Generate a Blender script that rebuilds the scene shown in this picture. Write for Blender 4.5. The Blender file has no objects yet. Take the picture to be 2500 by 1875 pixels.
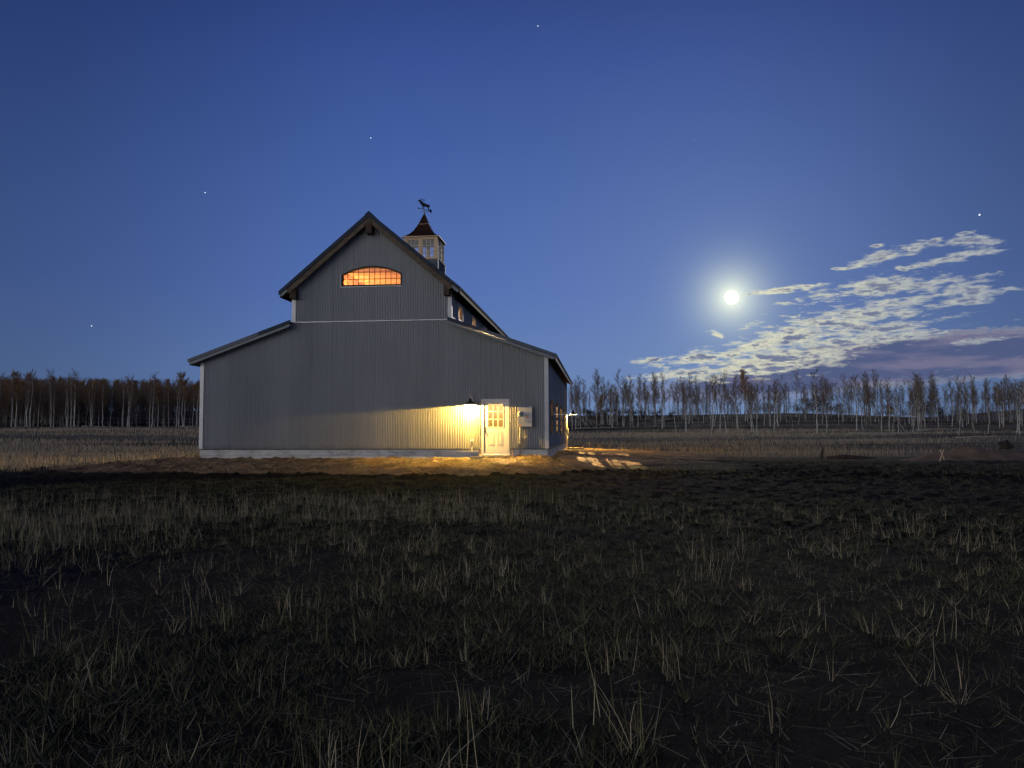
import bpy, math, random
import numpy as np
from mathutils import Vector, Matrix, Euler
R = math.radians
SC = bpy.context.scene
COL = SC.collection
rng = np.random.default_rng(7)
random.seed(11)

# ------------------------------------------------------------------ camera
F, PITCH, ROLL, ZC = 1908.4, .0601, .0039, .945      # focal length in photo pixels, pose, eye height over the door sill
cam = bpy.data.objects.new("camera", bpy.data.cameras.new("camera"))
COL.objects.link(cam)
cam.data.sensor_width = 36
cam.data.lens = 36 * F / 2500
cam.data.clip_end = 9000
cam.data.clip_start = .05
cam.matrix_world = Matrix.Translation((0, 0, ZC)) @ Matrix.Rotation(math.pi/2 + PITCH, 4, 'X') @ Matrix.Rotation(-ROLL, 4, 'Z')
SC.camera = cam

def azel(px, py):
    """direction of a photo pixel as azimuth (from +Y towards +X) and elevation, degrees"""
    v = cam.matrix_world.to_3x3() @ Vector(((px-1250)/F, (937.5-py)/F, -1))
    v.normalize()
    return math.degrees(math.atan2(v.x, v.y)), math.degrees(math.asin(v.z))
def direction(az, el):
    az, el = R(az), R(el)
    return Vector((math.sin(az)*math.cos(el), math.cos(az)*math.cos(el), math.sin(el)))

SC.view_settings.view_transform = 'Standard'
SC.view_settings.look = 'None'
SC.view_settings.exposure = 0
SC.view_settings.gamma = 1
SC.cycles.max_bounces = 6
SC.cycles.diffuse_bounces = 3
SC.cycles.transparent_max_bounces = 12
SC.cycles.sample_clamp_indirect = 3
SC.cycles.caustics_reflective = False
SC.cycles.caustics_refractive = False

# ------------------------------------------------------------------ node helpers
class NT:
    def __init__(s, tree): s.t = tree; s.n = tree.nodes; s.l = tree.links
    def sv(s, sock, v):
        if isinstance(v, bpy.types.NodeSocket): s.l.new(v, sock)
        elif v is not None:
            try: sock.default_value = v
            except Exception: sock.default_value = tuple(v) + (1,)
    def m(s, op, a, b=None, c=None, clamp=False):
        n = s.n.new('ShaderNodeMath'); n.operation = op; n.use_clamp = clamp
        for i, v in enumerate((a, b, c)): s.sv(n.inputs[i], v)
        return n.outputs[0]
    def vm(s, op, a, b=None, c=None):
        n = s.n.new('ShaderNodeVectorMath'); n.operation = op
        s.sv(n.inputs[0], a)
        if b is not None: s.sv(n.inputs[3] if op == 'SCALE' else n.inputs[1], b)
        return n.outputs['Value'] if op in ('LENGTH', 'DOT_PRODUCT', 'DISTANCE') else n.outputs[0]
    def ss(s, v, a, b, lo=0., hi=1.):
        n = s.n.new('ShaderNodeMapRange'); n.interpolation_type = 'SMOOTHSTEP'
        s.sv(n.inputs[0], v); n.inputs[1].default_value = a; n.inputs[2].default_value = b
        n.inputs[3].default_value = lo; n.inputs[4].default_value = hi
        return n.outputs[0]
    def mix(s, f, a, b, mode='MIX'):
        n = s.n.new('ShaderNodeMix'); n.data_type = 'RGBA'; n.blend_type = mode
        s.sv(n.inputs[0], f); s.sv(n.inputs[6], c4(a)); s.sv(n.inputs[7], c4(b))
        return n.outputs[2]
    def noise(s, vec, scale, detail=4, rough=.55, dist=0):
        n = s.n.new('ShaderNodeTexNoise'); s.sv(n.inputs['Vector'], vec)
        n.inputs['Scale'].default_value = scale; n.inputs['Detail'].default_value = detail
        n.inputs['Roughness'].default_value = rough; n.inputs['Distortion'].default_value = dist
        return n.outputs[0]
    def mapping(s, vec, loc=(0,0,0), rot=(0,0,0), scale=(1,1,1), kind='POINT'):
        n = s.n.new('ShaderNodeMapping'); n.vector_type = kind; s.sv(n.inputs[0], vec)
        n.inputs[1].default_value = loc; n.inputs[2].default_value = rot; n.inputs[3].default_value = scale
        return n.outputs[0]
    def ramp(s, f, stops):
        n = s.n.new('ShaderNodeValToRGB'); s.sv(n.inputs[0], f)
        e = n.color_ramp.elements
        while len(e) < len(stops): e.new(.5)
        for i, (p, c) in enumerate(stops): e[i].position = p; e[i].color = c4(c)
        return n.outputs[0]
    def comb(s, x, y, z):
        n = s.n.new('ShaderNodeCombineXYZ')
        for i, v in enumerate((x, y, z)): s.sv(n.inputs[i], v)
        return n.outputs[0]
def c4(c): return c if isinstance(c, bpy.types.NodeSocket) else (tuple(c) + (1,))[:4]
def lin(r, g, b):
    f = lambda v: (v/255/12.92) if v <= 10 else ((v/255+.055)/1.055)**2.4
    return (f(r), f(g), f(b))

# ------------------------------------------------------------------ sky (dusk, moon low on the right)
MOON_AZ, MOON_EL = azel(1786, 726)
MOON = direction(MOON_AZ, MOON_EL)
world = bpy.data.worlds.new("World"); SC.world = world; world.use_nodes = True
W = NT(world.node_tree)
for n in list(W.n): W.n.remove(n)
tc = W.n.new('ShaderNodeTexCoord').outputs['Generated']
d = W.vm('NORMALIZE', tc)
sx = W.n.new('ShaderNodeSeparateXYZ'); W.l.new(d, sx.inputs[0])
X, Y, Z = sx.outputs
el = W.m('MULTIPLY', W.m('ARCSINE', Z), 180/math.pi)
az = W.m('MULTIPLY', W.m('ARCTAN2', X, Y), 180/math.pi)
base = W.ramp(W.m('DIVIDE', W.m('ADD', el, 10), 100, clamp=True), [
    (0, lin(90, 116, 156)), (.10, lin(106, 133, 176)), (.15, lin(96, 125, 180)), (.20, lin(83, 112, 177)), (.28, lin(69, 98, 164)),
    (.36, lin(54, 80, 147)), (.43, lin(38, 60, 119)), (.56, lin(14, 24, 60)), (1, lin(7, 11, 30))])
side = W.m('SUBTRACT', 1, W.m('MULTIPLY', W.ss(W.m('ABSOLUTE', W.m('SUBTRACT', az, 3)), 8, 40), .46))
# faint large variation in the clear sky
var = W.noise(W.comb(az, el, 0.), .05, 2)
side = W.m('MULTIPLY', side, W.m('ADD', .95, W.m('MULTIPLY', var, .1)))
sky = W.vm('SCALE', base, side)
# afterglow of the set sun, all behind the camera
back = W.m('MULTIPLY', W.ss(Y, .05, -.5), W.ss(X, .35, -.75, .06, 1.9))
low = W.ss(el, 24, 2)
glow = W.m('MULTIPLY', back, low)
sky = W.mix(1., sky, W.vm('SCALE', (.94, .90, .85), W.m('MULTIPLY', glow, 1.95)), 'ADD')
# moon aureole
ang = W.m('MULTIPLY', W.m('ARCCOSINE', W.m('MINIMUM', W.vm('DOT_PRODUCT', d, tuple(MOON)), .9999999)), 180/math.pi)
h1 = W.m('EXPONENT', W.m('MULTIPLY', W.m('POWER', W.m('DIVIDE', ang, 2.7), 2), -1.0))
h2 = W.m('EXPONENT', W.m('MULTIPLY', ang, -1.05))
h3 = W.m('EXPONENT', W.m('MULTIPLY', ang, -.11))
sky = W.mix(1., sky, W.vm('SCALE', (.115, .135, .075), h1), 'ADD')
sky = W.mix(1., sky, W.vm('SCALE', (1.0, .98, .50), h2), 'ADD')
sky = W.mix(1., sky, W.vm('SCALE', (.072, .078, .040), h3), 'ADD')
# clouds: drifting bank on the right; blobs are given in azimuth / elevation
P = W.comb(az, el, 0.)
warp = W.noise(W.mapping(P, scale=(.55, 1.3, 1)), 1.0, 5, .6)
fine = W.noise(W.mapping(P, loc=(31, 7, 0), rot=(0, 0, R(-8)), scale=(1.05, 4.2, 1)), 1.0, 10, .62, .7)
def blob(cx, cy, rx, ry, rot):           # crop pixels of the sky region -> degrees
    a, e = azel(1450 + cx/2.1067, 520 + cy/2.1067)
    k = math.degrees(1/F)/2.1067
    v = W.mapping(P, loc=(a, e, 0), rot=(0, 0, R(rot)), scale=(rx*k, ry*k, 1), kind='TEXTURE')
    return W.m('SUBTRACT', 1, W.vm('LENGTH', v))
def union(bl):
    o = bl[0]
    for b in bl[1:]: o = W.m('MAXIMUM', o, b)
    return o
blobs = [(1500, 222, 215, 34, 14), (1640, 180, 70, 34, 25), (1930, 155, 150, 30, -6), (1790, 245, 200, 30, 10), (2030, 196, 95, 20, 3), (1748, 145, 45, 18, 20), (1900, 105, 50, 10, 5),
         (1460, 385, 430, 54, 3), (1000, 392, 210, 24, 3), (1660, 370, 160, 60, -12), (1930, 395, 140, 66, -5), (1900, 452, 230, 28, 10), (2140, 388, 80, 12, -8), (800, 418, 70, 7, 2),
         (1550, 460, 170, 34, 2), (1290, 560, 480, 90, 4), (1500, 600, 260, 44, 5), (1010, 650, 380, 70, 8), (1350, 650, 520, 56, 3),
         (640, 735, 340, 50, 7), (300, 752, 200, 20, 5), (1000, 740, 420, 90, 4), (850, 805, 520, 60, 5), (430, 828, 300, 34, 6),
         (1990, 655, 160, 18, 2), (1760, 615, 90, 14, 2), (640, 625, 40, 18, -30), (1585, 288, 40, 14, -20), (1240, 284, 26, 5, 0), (1455, 168, 36, 10, 0)]
fld = union([blob(*b) for b in blobs])
mid = W.noise(W.mapping(P, loc=(5, 17, 0), rot=(0, 0, R(-6)), scale=(.42, 1.9, 1)), 1.0, 4, .55, .2)
fld = W.m('ADD', fld, W.m('MULTIPLY', W.m('SUBTRACT', fine, .5), 1.9))
fld = W.m('ADD', fld, W.m('MULTIPLY', W.m('SUBTRACT', mid, .53), 2.4))
fld = W.m('ADD', fld, W.m('MULTIPLY', W.m('SUBTRACT', warp, .5), .8))
bank = union([blob(*b) for b in [(1620, 760, 1050, 130, 3), (2250, 735, 700, 95, 3), (1230, 825, 860, 90, 4), (1700, 715, 620, 75, -2)]])
bank = W.m('ADD', bank, W.m('MULTIPLY', W.m('SUBTRACT', fine, .46), .8))
bcut = W.m('SUBTRACT', el, W.m('ADD', W.m('MULTIPLY', W.m('SUBTRACT', az, 20), -.045), 0))
cov1 = W.ss(fld, .02, .74)
cov2 = W.ss(bank, .06, .26)
# brightness: thin edges glow, thick middles are slate
near = W.m('EXPONENT', W.m('MULTIPLY', ang, -.085))
bright = W.mix(W.m('MULTIPLY', near, 1.25, clamp=True), lin(128, 142, 172), lin(232, 230, 196))
tex = W.noise(W.mapping(P, loc=(3, 51, 0), scale=(1.1, 3.4, 1)), 1.0, 6, .6, .5)
thick = W.ss(W.m('ADD', fld, W.m('MULTIPLY', W.m('SUBTRACT', tex, .5), 1.9)), .46, 1.12)
c1 = W.mix(thick, bright, lin(112, 121, 150))
pinkish = W.noise(W.mapping(P, loc=(9, 2, 0), scale=(.16, .9, 1)), 1.0, 3)
bcol = W.mix(W.ss(pinkish, .42, .62), lin(80, 90, 128), lin(114, 112, 140))
bcol = W.mix(W.ss(fine, .52, .72, 0, .5), bcol, lin(120, 122, 150))
edge = W.ss(bank, .40, .08)
bcol = W.mix(W.m('MULTIPLY', edge, .45), bcol, bright)
haze = W.ss(blob(760, 905, 900, 90, 2), 0, .7)
bcol = W.mix(W.m('MULTIPLY', W.ss(W.m('ADD', el, W.m('MULTIPLY', az, .10)), 5.6, 4.6), .75), bcol, lin(70, 84, 124))
sky = W.mix(W.m('MULTIPLY', haze, .55), sky, lin(142, 142, 170))
sky = W.mix(W.m('MULTIPLY', cov2, .95), sky, bcol)
sky = W.mix(W.m('MULTIPLY', cov1, W.m('SUBTRACT', .96, W.m('MULTIPLY', W.ss(bank, .45, .8), W.ss(az, 20, 27, 0, .75)))), sky, c1)
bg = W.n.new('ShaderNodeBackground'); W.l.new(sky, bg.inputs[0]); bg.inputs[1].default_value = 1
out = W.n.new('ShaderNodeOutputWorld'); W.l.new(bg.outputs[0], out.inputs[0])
world.cycles.sampling_method = 'MANUAL'; world.cycles.sample_map_resolution = 512

# moonlight
sun = bpy.data.objects.new("moonlight", bpy.data.lights.new("moonlight", 'SUN')); COL.objects.link(sun)
sun.data.energy = .32; sun.data.angle = R(.5); sun.data.color = (1, .93, .78)
sun.rotation_euler = (-direction(MOON_AZ, MOON_EL + 1.3)).to_track_quat('-Z', 'Y').to_euler()

# ------------------------------------------------------------------ object helpers
def tag(o, label=None, cat=None, group=None, kind=None):
    if label: o['label'] = label
    if cat: o['category'] = cat
    if group: o['group'] = group
    if kind: o['kind'] = kind
    return o
def thing(name, label, cat, loc=(0,0,0), rz=0, group=None):
    o = bpy.data.objects.new(name, None); COL.objects.link(o)
    o.location = loc; o.rotation_euler = (0, 0, rz); o.empty_display_size = .2
    return tag(o, label, cat, group)
class MB:
    def __init__(s): s.v = []; s.f = []
    def add(s, vs, fs):
        k = len(s.v); s.v += [tuple(v) for v in vs]; s.f += [tuple(i+k for i in f) for f in fs]; return s
    def box(s, x0, x1, y0, y1, z0, z1):
        return s.add([(x0,y0,z0),(x1,y0,z0),(x1,y1,z0),(x0,y1,z0),(x0,y0,z1),(x1,y0,z1),(x1,y1,z1),(x0,y1,z1)],
                     [(3,2,1,0),(4,5,6,7),(0,1,5,4),(1,2,6,5),(2,3,7,6),(3,0,4,7)])
    def prism(s, poly, axis, a, b):
        """polygon extruded along axis 0/1/2; poly holds the two other coordinates in order"""
        n = len(poly)
        def P3(p, t): q = list(p); q.insert(axis, t); return q
        s.add([P3(p, a) for p in poly] + [P3(p, b) for p in poly],
              [tuple(range(n)), tuple(range(2*n-1, n-1, -1))] + [(i, i+n, (i+1) % n+n, (i+1) % n) for i in range(n)])
        return s
    def tube(s, pts, rad, n=8, cap=True):
        pts = [Vector(p) for p in pts]
        if not hasattr(rad, '__len__'): rad = [rad]*len(pts)
        k = len(s.v); up = Vector((0, 0, 1)); a = None
        for i, p in enumerate(pts):
            t = (pts[min(i+1, len(pts)-1)] - pts[max(i-1, 0)]).normalized()
            if a is None: a = t.cross(up if abs(t.z) < .9 else Vector((1, 0, 0))).normalized()
            a = (a - t*a.dot(t)).normalized(); b = t.cross(a)
            for j in range(n):
                w = 2*math.pi*j/n
                s.v.append(tuple(p + (a*math.cos(w) + b*math.sin(w))*rad[i]))
        for i in range(len(pts)-1):
            for j in range(n):
                s.f.append((k+i*n+j, k+i*n+(j+1) % n, k+(i+1)*n+(j+1) % n, k+(i+1)*n+j))
        if cap:
            s.f.append(tuple(k+j for j in range(n))[::-1]); s.f.append(tuple(k+(len(pts)-1)*n+j for j in range(n)))
        return s
    def lathe(s, prof, c=(0,0,0), n=24, cap=False):
        k = len(s.v)
        for r, z in prof:
            for j in range(n):
                w = 2*math.pi*j/n; s.v.append((c[0]+r*math.cos(w), c[1]+r*math.sin(w), c[2]+z))
        for i in range(len(prof)-1):
            for j in range(n):
                s.f.append((k+i*n+j, k+i*n+(j+1) % n, k+(i+1)*n+(j+1) % n, k+(i+1)*n+j))
        return s
    def build(s, name, mat, parent=None, smooth=False, bevel=0):
        me = bpy.data.meshes.new(name); me.from_pydata(s.v, [], s.f); me.update()
        o = bpy.data.objects.new(name, me); COL.objects.link(o)
        if mat: me.materials.append(mat)
        if smooth: me.polygons.foreach_set('use_smooth', [True]*len(me.polygons))
        if bevel:
            b = o.modifiers.new('bevel', 'BEVEL'); b.width = bevel; b.segments = 2; b.limit_method = 'ANGLE'
        if parent: o.parent = parent
        return o
def np_mesh(name, V, Q, mat, smooth=False, parent=None):
    """mesh from numpy arrays of vertices (N,3) and quads (M,4)"""
    me = bpy.data.meshes.new(name)
    me.vertices.add(len(V)); me.vertices.foreach_set('co', np.ascontiguousarray(V, dtype=np.float32).ravel())
    me.loops.add(Q.size); me.loops.foreach_set('vertex_index', np.ascontiguousarray(Q, dtype=np.int32).ravel())
    me.polygons.add(len(Q))
    me.polygons.foreach_set('loop_start', np.arange(0, Q.size, 4, dtype=np.int32))
    me.polygons.foreach_set('loop_total', np.full(len(Q), 4, dtype=np.int32))
    if smooth: me.polygons.foreach_set('use_smooth', np.ones(len(Q), dtype=bool))
    me.update(calc_edges=True)
    o = bpy.data.objects.new(name, me); COL.objects.link(o); me.materials.append(mat)
    if parent: o.parent = parent
    return o

# ------------------------------------------------------------------ materials
def mat(name, col=(.5,.5,.5), rough=.7, metal=0, col2=None, nscale=3, nstretch=(1,1,1), bump=0, bscale=40, emit=None, estr=0, spec=.3, lo=.35, hi=.65, coords='Object'):
    m = bpy.data.materials.new(name); m.use_nodes = True
    T = NT(m.node_tree); b = T.n['Principled BSDF']
    co = T.n.new('ShaderNodeTexCoord').outputs[coords]
    if col2 is not None:
        c = T.mix(T.ss(T.noise(T.mapping(co, scale=nstretch), nscale, 6, .6), lo, hi), col, col2)
        T.l.new(c, b.inputs['Base Color'])
    else: b.inputs['Base Color'].default_value = c4(col)
    b.inputs['Roughness'].default_value = rough; b.inputs['Metallic'].default_value = metal
    b.inputs['Specular IOR Level'].default_value = spec
    if bump:
        bn = T.n.new('ShaderNodeBump'); bn.inputs['Strength'].default_value = bump; bn.inputs['Distance'].default_value = .02
        T.l.new(T.noise(T.mapping(co, scale=nstretch), bscale, 5), bn.inputs['Height']); T.l.new(bn.outputs[0], b.inputs['Normal'])
    if emit: b.inputs['Emission Color'].default_value = c4(emit); b.inputs['Emission Strength'].default_value = estr
    return m
M = {}
M['siding'] = mat('galvanised corrugated siding', (.385,.40,.41), .55, .1, (.45,.465,.47), .35, (1,1,.25), .12, 6, lo=.3, hi=.7)
def panels(m, w=.86):
    T = NT(m.node_tree); b = T.n['Principled BSDF']; co = T.n.new('ShaderNodeTexCoord').outputs['Object']
    sp = T.n.new('ShaderNodeSeparateXYZ'); T.l.new(co, sp.inputs[0])
    u = T.m('DIVIDE', T.m('ADD', sp.outputs[0], sp.outputs[1]), w); wn = T.n.new('ShaderNodeTexWhiteNoise'); wn.noise_dimensions = '1D'; T.l.new(T.m('FLOOR', u), wn.inputs['W'])
    k = T.m('ADD', .95, T.m('MULTIPLY', wn.outputs['Value'], .08))
    lap = T.m('SUBTRACT', 1, T.m('MULTIPLY', T.m('LESS_THAN', T.m('FRACT', u), .03), .12))
    st = T.noise(T.mapping(co, scale=(9, 9, .35)), 1.0, 5, .6); k = T.m('MULTIPLY', T.m('MULTIPLY', k, lap), T.m('ADD', .86, T.m('MULTIPLY', st, .28)))
    splash = T.m('MULTIPLY', T.ss(T.m('ADD', sp.outputs[2], T.m('MULTIPLY', T.noise(co, 2.2, 6, .7), .7)), .85, .45), .45)
    src = b.inputs['Base Color'].links[0].from_socket
    c = T.mix(1., src, T.comb(k, k, k), 'MULTIPLY'); T.l.new(T.mix(splash, c, (.16,.125,.09)), b.inputs['Base Color'])
panels(M['siding'])
M['dark_siding'] = mat('blue grey corrugated siding', (.13,.15,.17), .5, .15, (.16,.18,.20), .35)
M['trim'] = mat('light metal trim', (.50,.51,.52), .45, .3, (.42,.43,.44), 2)
M['roof'] = mat('dark slate metal roofing', (.050,.062,.085), .75, 0, (.040,.05,.070), 1.2, spec=.02)
M['roof_trim'] = mat('slate rake trim', (.042,.056,.085), .6, 0, (.035,.047,.072), 1.5, (.4,1,1), spec=.1)
M['roof_trim_pale'] = mat('paler rake trim piece', (.095,.115,.15), .5, 0, (.08,.10,.13), 1.5)
M['fascia'] = mat('pale fascia trim', (.21,.235,.25), .5, 0, (.17,.195,.205), 2)
M['wood'] = mat('weathered rake board', (.15,.115,.08), .8, 0, (.09,.066,.045), 2.2, (1.2,1,5), .4, 20)
M['dark_wood'] = mat('dark timber', (.085,.060,.040), .8, 0, (.045,.032,.022), 3, (4,1,1), .4, 20)
M['soffit'] = mat('stained soffit boards', (.10,.055,.03), .8, 0, (.07,.04,.022), 4)
M['pine'] = mat('new pine', (.70,.54,.35), .6, 0, (.60,.44,.27), 4, (1,1,6), .1)
M['black'] = mat('black enamel', (.015,.015,.015), .6, spec=.05)
M['white'] = mat('white paint', (.72,.71,.67), .4, 0, (.66,.65,.61), 5)
M['galv'] = mat('galvanised steel', (.55,.56,.56), .4, .15, (.46,.47,.47), 12)
M['box'] = mat('grey meter box steel', (.40,.41,.42), .45, .3, (.33,.34,.35), 5)
M['brass'] = mat('worn brass', (.12,.08,.04), .35, .8)
M['copper'] = mat('aged bronze copper sheet', (.085,.042,.030), .45, .5, (.055,.028,.022), 2.5)
M['copper_lit'] = mat('lit copper lip', (.50,.34,.22), .4, .4)  # brighter copy of the copper, light on the lip put into its colour
M['iron'] = mat('vane iron', (.03,.03,.035), .5, .4)
M['elk'] = mat('vane copper', (.16,.11,.085), .45, .5, (.07,.05,.04), 8)
M['ceil'] = mat('varnished pine boards', (.72,.27,.07), .55, 0, (.55,.19,.045), 2.2, (1,7,1), .2, 12)
M['joist'] = mat('pine joists', (.90,.66,.34), .6, 0, (.80,.52,.24), 2, (1,1,5))
M['inside'] = mat('interior board walls', (.50,.36,.20), .8, 0, (.38,.25,.13), 1.6, (1,1,.3))
M['muntin_red'] = mat('red brown muntin', (.16,.035,.015), .5)
M['stone'] = mat('cut stone slab', (.42,.38,.31), .8, 0, (.22,.19,.15), 7, bump=.5, bscale=14)
M['tag'] = mat('orange sticker', (.70,.22,.08), .5)
M['label_tan'] = mat('tan sticker', (.62,.40,.22), .5)
def glass_mat(name, tint=(.9,.95,1), gloss=.12):
    m = bpy.data.materials.new(name); m.use_nodes = True; T = NT(m.node_tree)
    for n in list(T.n): T.n.remove(n)
    tr = T.n.new('ShaderNodeBsdfTransparent'); tr.inputs[0].default_value = c4(tint)
    gl = T.n.new('ShaderNodeBsdfGlossy'); gl.inputs['Roughness'].default_value = .03
    fr = T.n.new('ShaderNodeFresnel'); fr.inputs[0].default_value = 1.45
    mx = T.n.new('ShaderNodeMixShader'); T.l.new(T.m('ADD', T.m('MULTIPLY', fr.outputs[0], .8), gloss*.2, clamp=True), mx.inputs[0])
    T.l.new(tr.outputs[0], mx.inputs[1]); T.l.new(gl.outputs[0], mx.inputs[2])
    o = T.n.new('ShaderNodeOutputMaterial'); T.l.new(mx.outputs[0], o.inputs[0]); return m
M['glass'] = glass_mat('window glass')
M['glass_blue'] = glass_mat('cupola glass', (.80,.84,.92), .2)
def emat(name, col, s):
    m = bpy.data.materials.new(name); m.use_nodes = True; T = NT(m.node_tree)
    for n in list(T.n): T.n.remove(n)
    e = T.n.new('ShaderNodeEmission'); e.inputs[0].default_value = c4(col); e.inputs[1].default_value = s
    o = T.n.new('ShaderNodeOutputMaterial'); T.l.new(e.outputs[0], o.inputs[0]); return m
M['bulb'] = emat('lamp bulb', (1, .78, .40), 60)
M['moon'] = emat('moon', (1, .97, .86), 9)
M['star'] = emat('star', (.85, .92, 1), 1.5)
M['star_dim'] = emat('dim star', (.6, .7, .95), .5)
# concrete foundation: poured lengths and block courses, stained
def concrete():
    m = mat('foundation concrete', (.50,.50,.48), .85); T = NT(m.node_tree); b = T.n['Principled BSDF']
    co = T.n.new('ShaderNodeTexCoord').outputs['Object']
    st = T.ss(T.noise(T.mapping(co, scale=(1,1,2.5)), 1.7, 6, .65), .45, .72)
    c = T.mix(st, (.66,.65,.62), (.36,.34,.31))
    br = T.n.new('ShaderNodeTexBrick'); T.l.new(T.mapping(co, rot=(R(90),0,0), scale=(1,1,1)), br.inputs[0])
    T.sv(br.inputs['Color1'], (1,1,1,1)); T.sv(br.inputs['Color2'], (.82,.82,.82,1)); T.sv(br.inputs['Mortar'], (.6,.6,.6,1))
    br.inputs['Scale'].default_value = 1; br.inputs['Brick Width'].default_value = 1.05; br.inputs['Row Height'].default_value = .24; br.inputs['Mortar Size'].default_value = .008
    c = T.mix(1., c, br.outputs[0], 'MULTIPLY'); T.l.new(c, b.inputs['Base Color'])
    bn = T.n.new('ShaderNodeBump'); bn.inputs['Strength'].default_value = .5; bn.inputs['Distance'].default_value = .02
    T.l.new(T.noise(co, 9, 6), bn.inputs['Height']); T.l.new(bn.outputs[0], b.inputs['Normal'])
    return m
M['concrete'] = concrete()

# ------------------------------------------------------------------ terrain
PSI = .1109; BX, BY = 1.373, 30.10          # barn's right front corner and turn
cps, sps = math.cos(PSI), math.sin(PSI)
def to_barn(x, y):
    dx, dy = x - BX, y - BY
    return dx*cps - dy*sps, dx*sps + dy*cps
def to_world(bx, by): return BX + bx*cps + by*sps, BY - bx*sps + by*cps
def S(t): t = np.clip(t, 0, 1); return t*t*(3-2*t)
def hash2(ix, iy, seed):
    n = (ix.astype(np.int64)*374761393 + iy.astype(np.int64)*668265263 + seed*1442695041) & 0xffffffff
    n = ((n ^ (n >> 13))*1274126177) & 0xffffffff
    return ((n ^ (n >> 16)) & 0xffff)/65535.
def vnoise(x, y, seed=0):
    x = np.asarray(x, float); y = np.asarray(y, float)
    ix, iy = np.floor(x), np.floor(y); fx, fy = x-ix, y-iy
    fx = fx*fx*(3-2*fx); fy = fy*fy*(3-2*fy)
    a, b, c, e = hash2(ix, iy, seed), hash2(ix+1, iy, seed), hash2(ix, iy+1, seed), hash2(ix+1, iy+1, seed)
    return (a*(1-fx)+b*fx)*(1-fy) + (c*(1-fx)+e*fx)*fy
def fbm(x, y, seed=0, oct=4, g=.5):
    s = 0; a = 1; t = 0
    for i in range(oct): s = s + a*vnoise(x*2**i, y*2**i, seed+i*17); t += a; a *= g
    return s/t
def padf(x, y):
    """1 at the barn walls, 0 where the raised dirt pad ends"""
    bx, by = to_barn(x, y)
    wx = np.where(bx > -7, 2.6 + 7*S(by/4.5), 6.5)
    ddx = np.maximum(np.maximum(bx, -14.08-bx), 0)/wx; ddy = np.maximum(np.maximum(-by/7.5, (by-17.9)/8), 0)
    dd = np.sqrt(ddx**2 + ddy**2) + (fbm(x*.35, y*.35, 3)-.5)*.25
    return S(1-dd)
def gz(x, y):
    x = np.asarray(x, float); y = np.asarray(y, float)
    r = np.sqrt(x*x+y*y)
    z = -.62 + .17*S((y-4)/20)
    z = z + (fbm(x*.18, y*.18, 9)-.5)*.16*S((r-3)/10)
    p = padf(x, y)
    z = z*(1-p) + (-.11)*p
    t = S((np.arctan2(x, np.maximum(y, .1))+.06)/.16)
    rl = 2.5*S((r-55)/95) + 4.6*S((r-145)/95)
    rr = 1.1*S((r-60)/60) + 4.5*S((r-105)/125)*(1-.35*S((x/np.maximum(y, 1)-.38)/.25))
    z = z + (rl*(1-t) + rr*t)
    z = z + (fbm(x*.03, y*.03, 21)-.5)*1.0*S((r-70)/60)
    z = z - 30*S((r-300)/900)
    # clods and ruts on the trodden dirt
    m = np.clip(S((r-6)/8)*S((46-r)/10), 0, 1)
    tb = to_barn(x, y); m = m*(1-.98*S((5.5-np.abs(tb[0]-3))/2.)*S((3.2-np.abs(tb[1]-1.8))/1.2)*(tb[0] > .3))
    z = z + ((fbm(x*2.2, y*2.2, 5, 5, .6)-.5)*.15 + (fbm(x*7, y*7, 6, 3)-.5)*.09 + np.maximum(fbm(x*4.5, y*4.5, 61, 3)-.62, 0)*.35*S((2-y*0-np.abs(to_barn(x, y)[1]+3.2)/3)))*m
    z = z + (fbm(x*3, y*3, 15, 4)-.5)*.06*S((10-r)/6)
    # loose heap by the meter conduit and beside the corner
    for hx, hy, hr, hh in ((-.9, -.45, .75, .10), (-.2, -.7, .6, .09), (.35, 7.5, .9, .12), (-6, -.5, .8, .05)):
        wx, wy = to_world(hx, hy)
        z = z + hh*np.exp(-((x-wx)**2+(y-wy)**2)/hr**2)
    return z
def gzs(x, y): return float(gz(np.array([x]), np.array([y]))[0])
def px2w(px, py, z0=-.45):
    """where the ray of a photo pixel meets the ground"""
    v = cam.matrix_world.to_3x3() @ Vector(((px-1250)/F, (937.5-py)/F, -1))
    z = z0
    for _ in range(12):
        t = (ZC-z)/max(-v.z, 1e-4); t = min(t, 400); z = .5*z+.5*gzs(v.x*t, v.y*t)
    return v.x*t, v.y*t
def at_dist(px, r):
    """ground point in photo column px at distance r"""
    a = math.atan((px-1250)/F); return r*math.sin(a), r*math.cos(a)

def dirtf(x, y):
    a, b = dirt2(x, y); return np.maximum(a, b*.9)
def dirt2(x, y):
    """1 bare dirt, 0 grassed"""
    r = np.sqrt(x*x+y*y)
    n = fbm(x*.55, y*.55, 31, 4)-.5
    d = S((padf(x, y)-.06+n*.25)/.14)
    # track that runs off to the right in front of the pad
    yl = 21 - .42*np.maximum(x-2, 0)
    tr = S(1.6-np.abs(y-yl+n*3)/(2.0+.22*np.maximum(x, 0)))*S((x+1)/4)
    # worn patches between the tufts in the foreground
    pt = S((fbm(x*.33, y*.42, 44, 3)-.55+.05*S((x-1)/6))/.07)*S((14-r)/4)
    return np.clip(d, 0, 1), np.clip(np.maximum(pt, tr), 0, 1)

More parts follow.
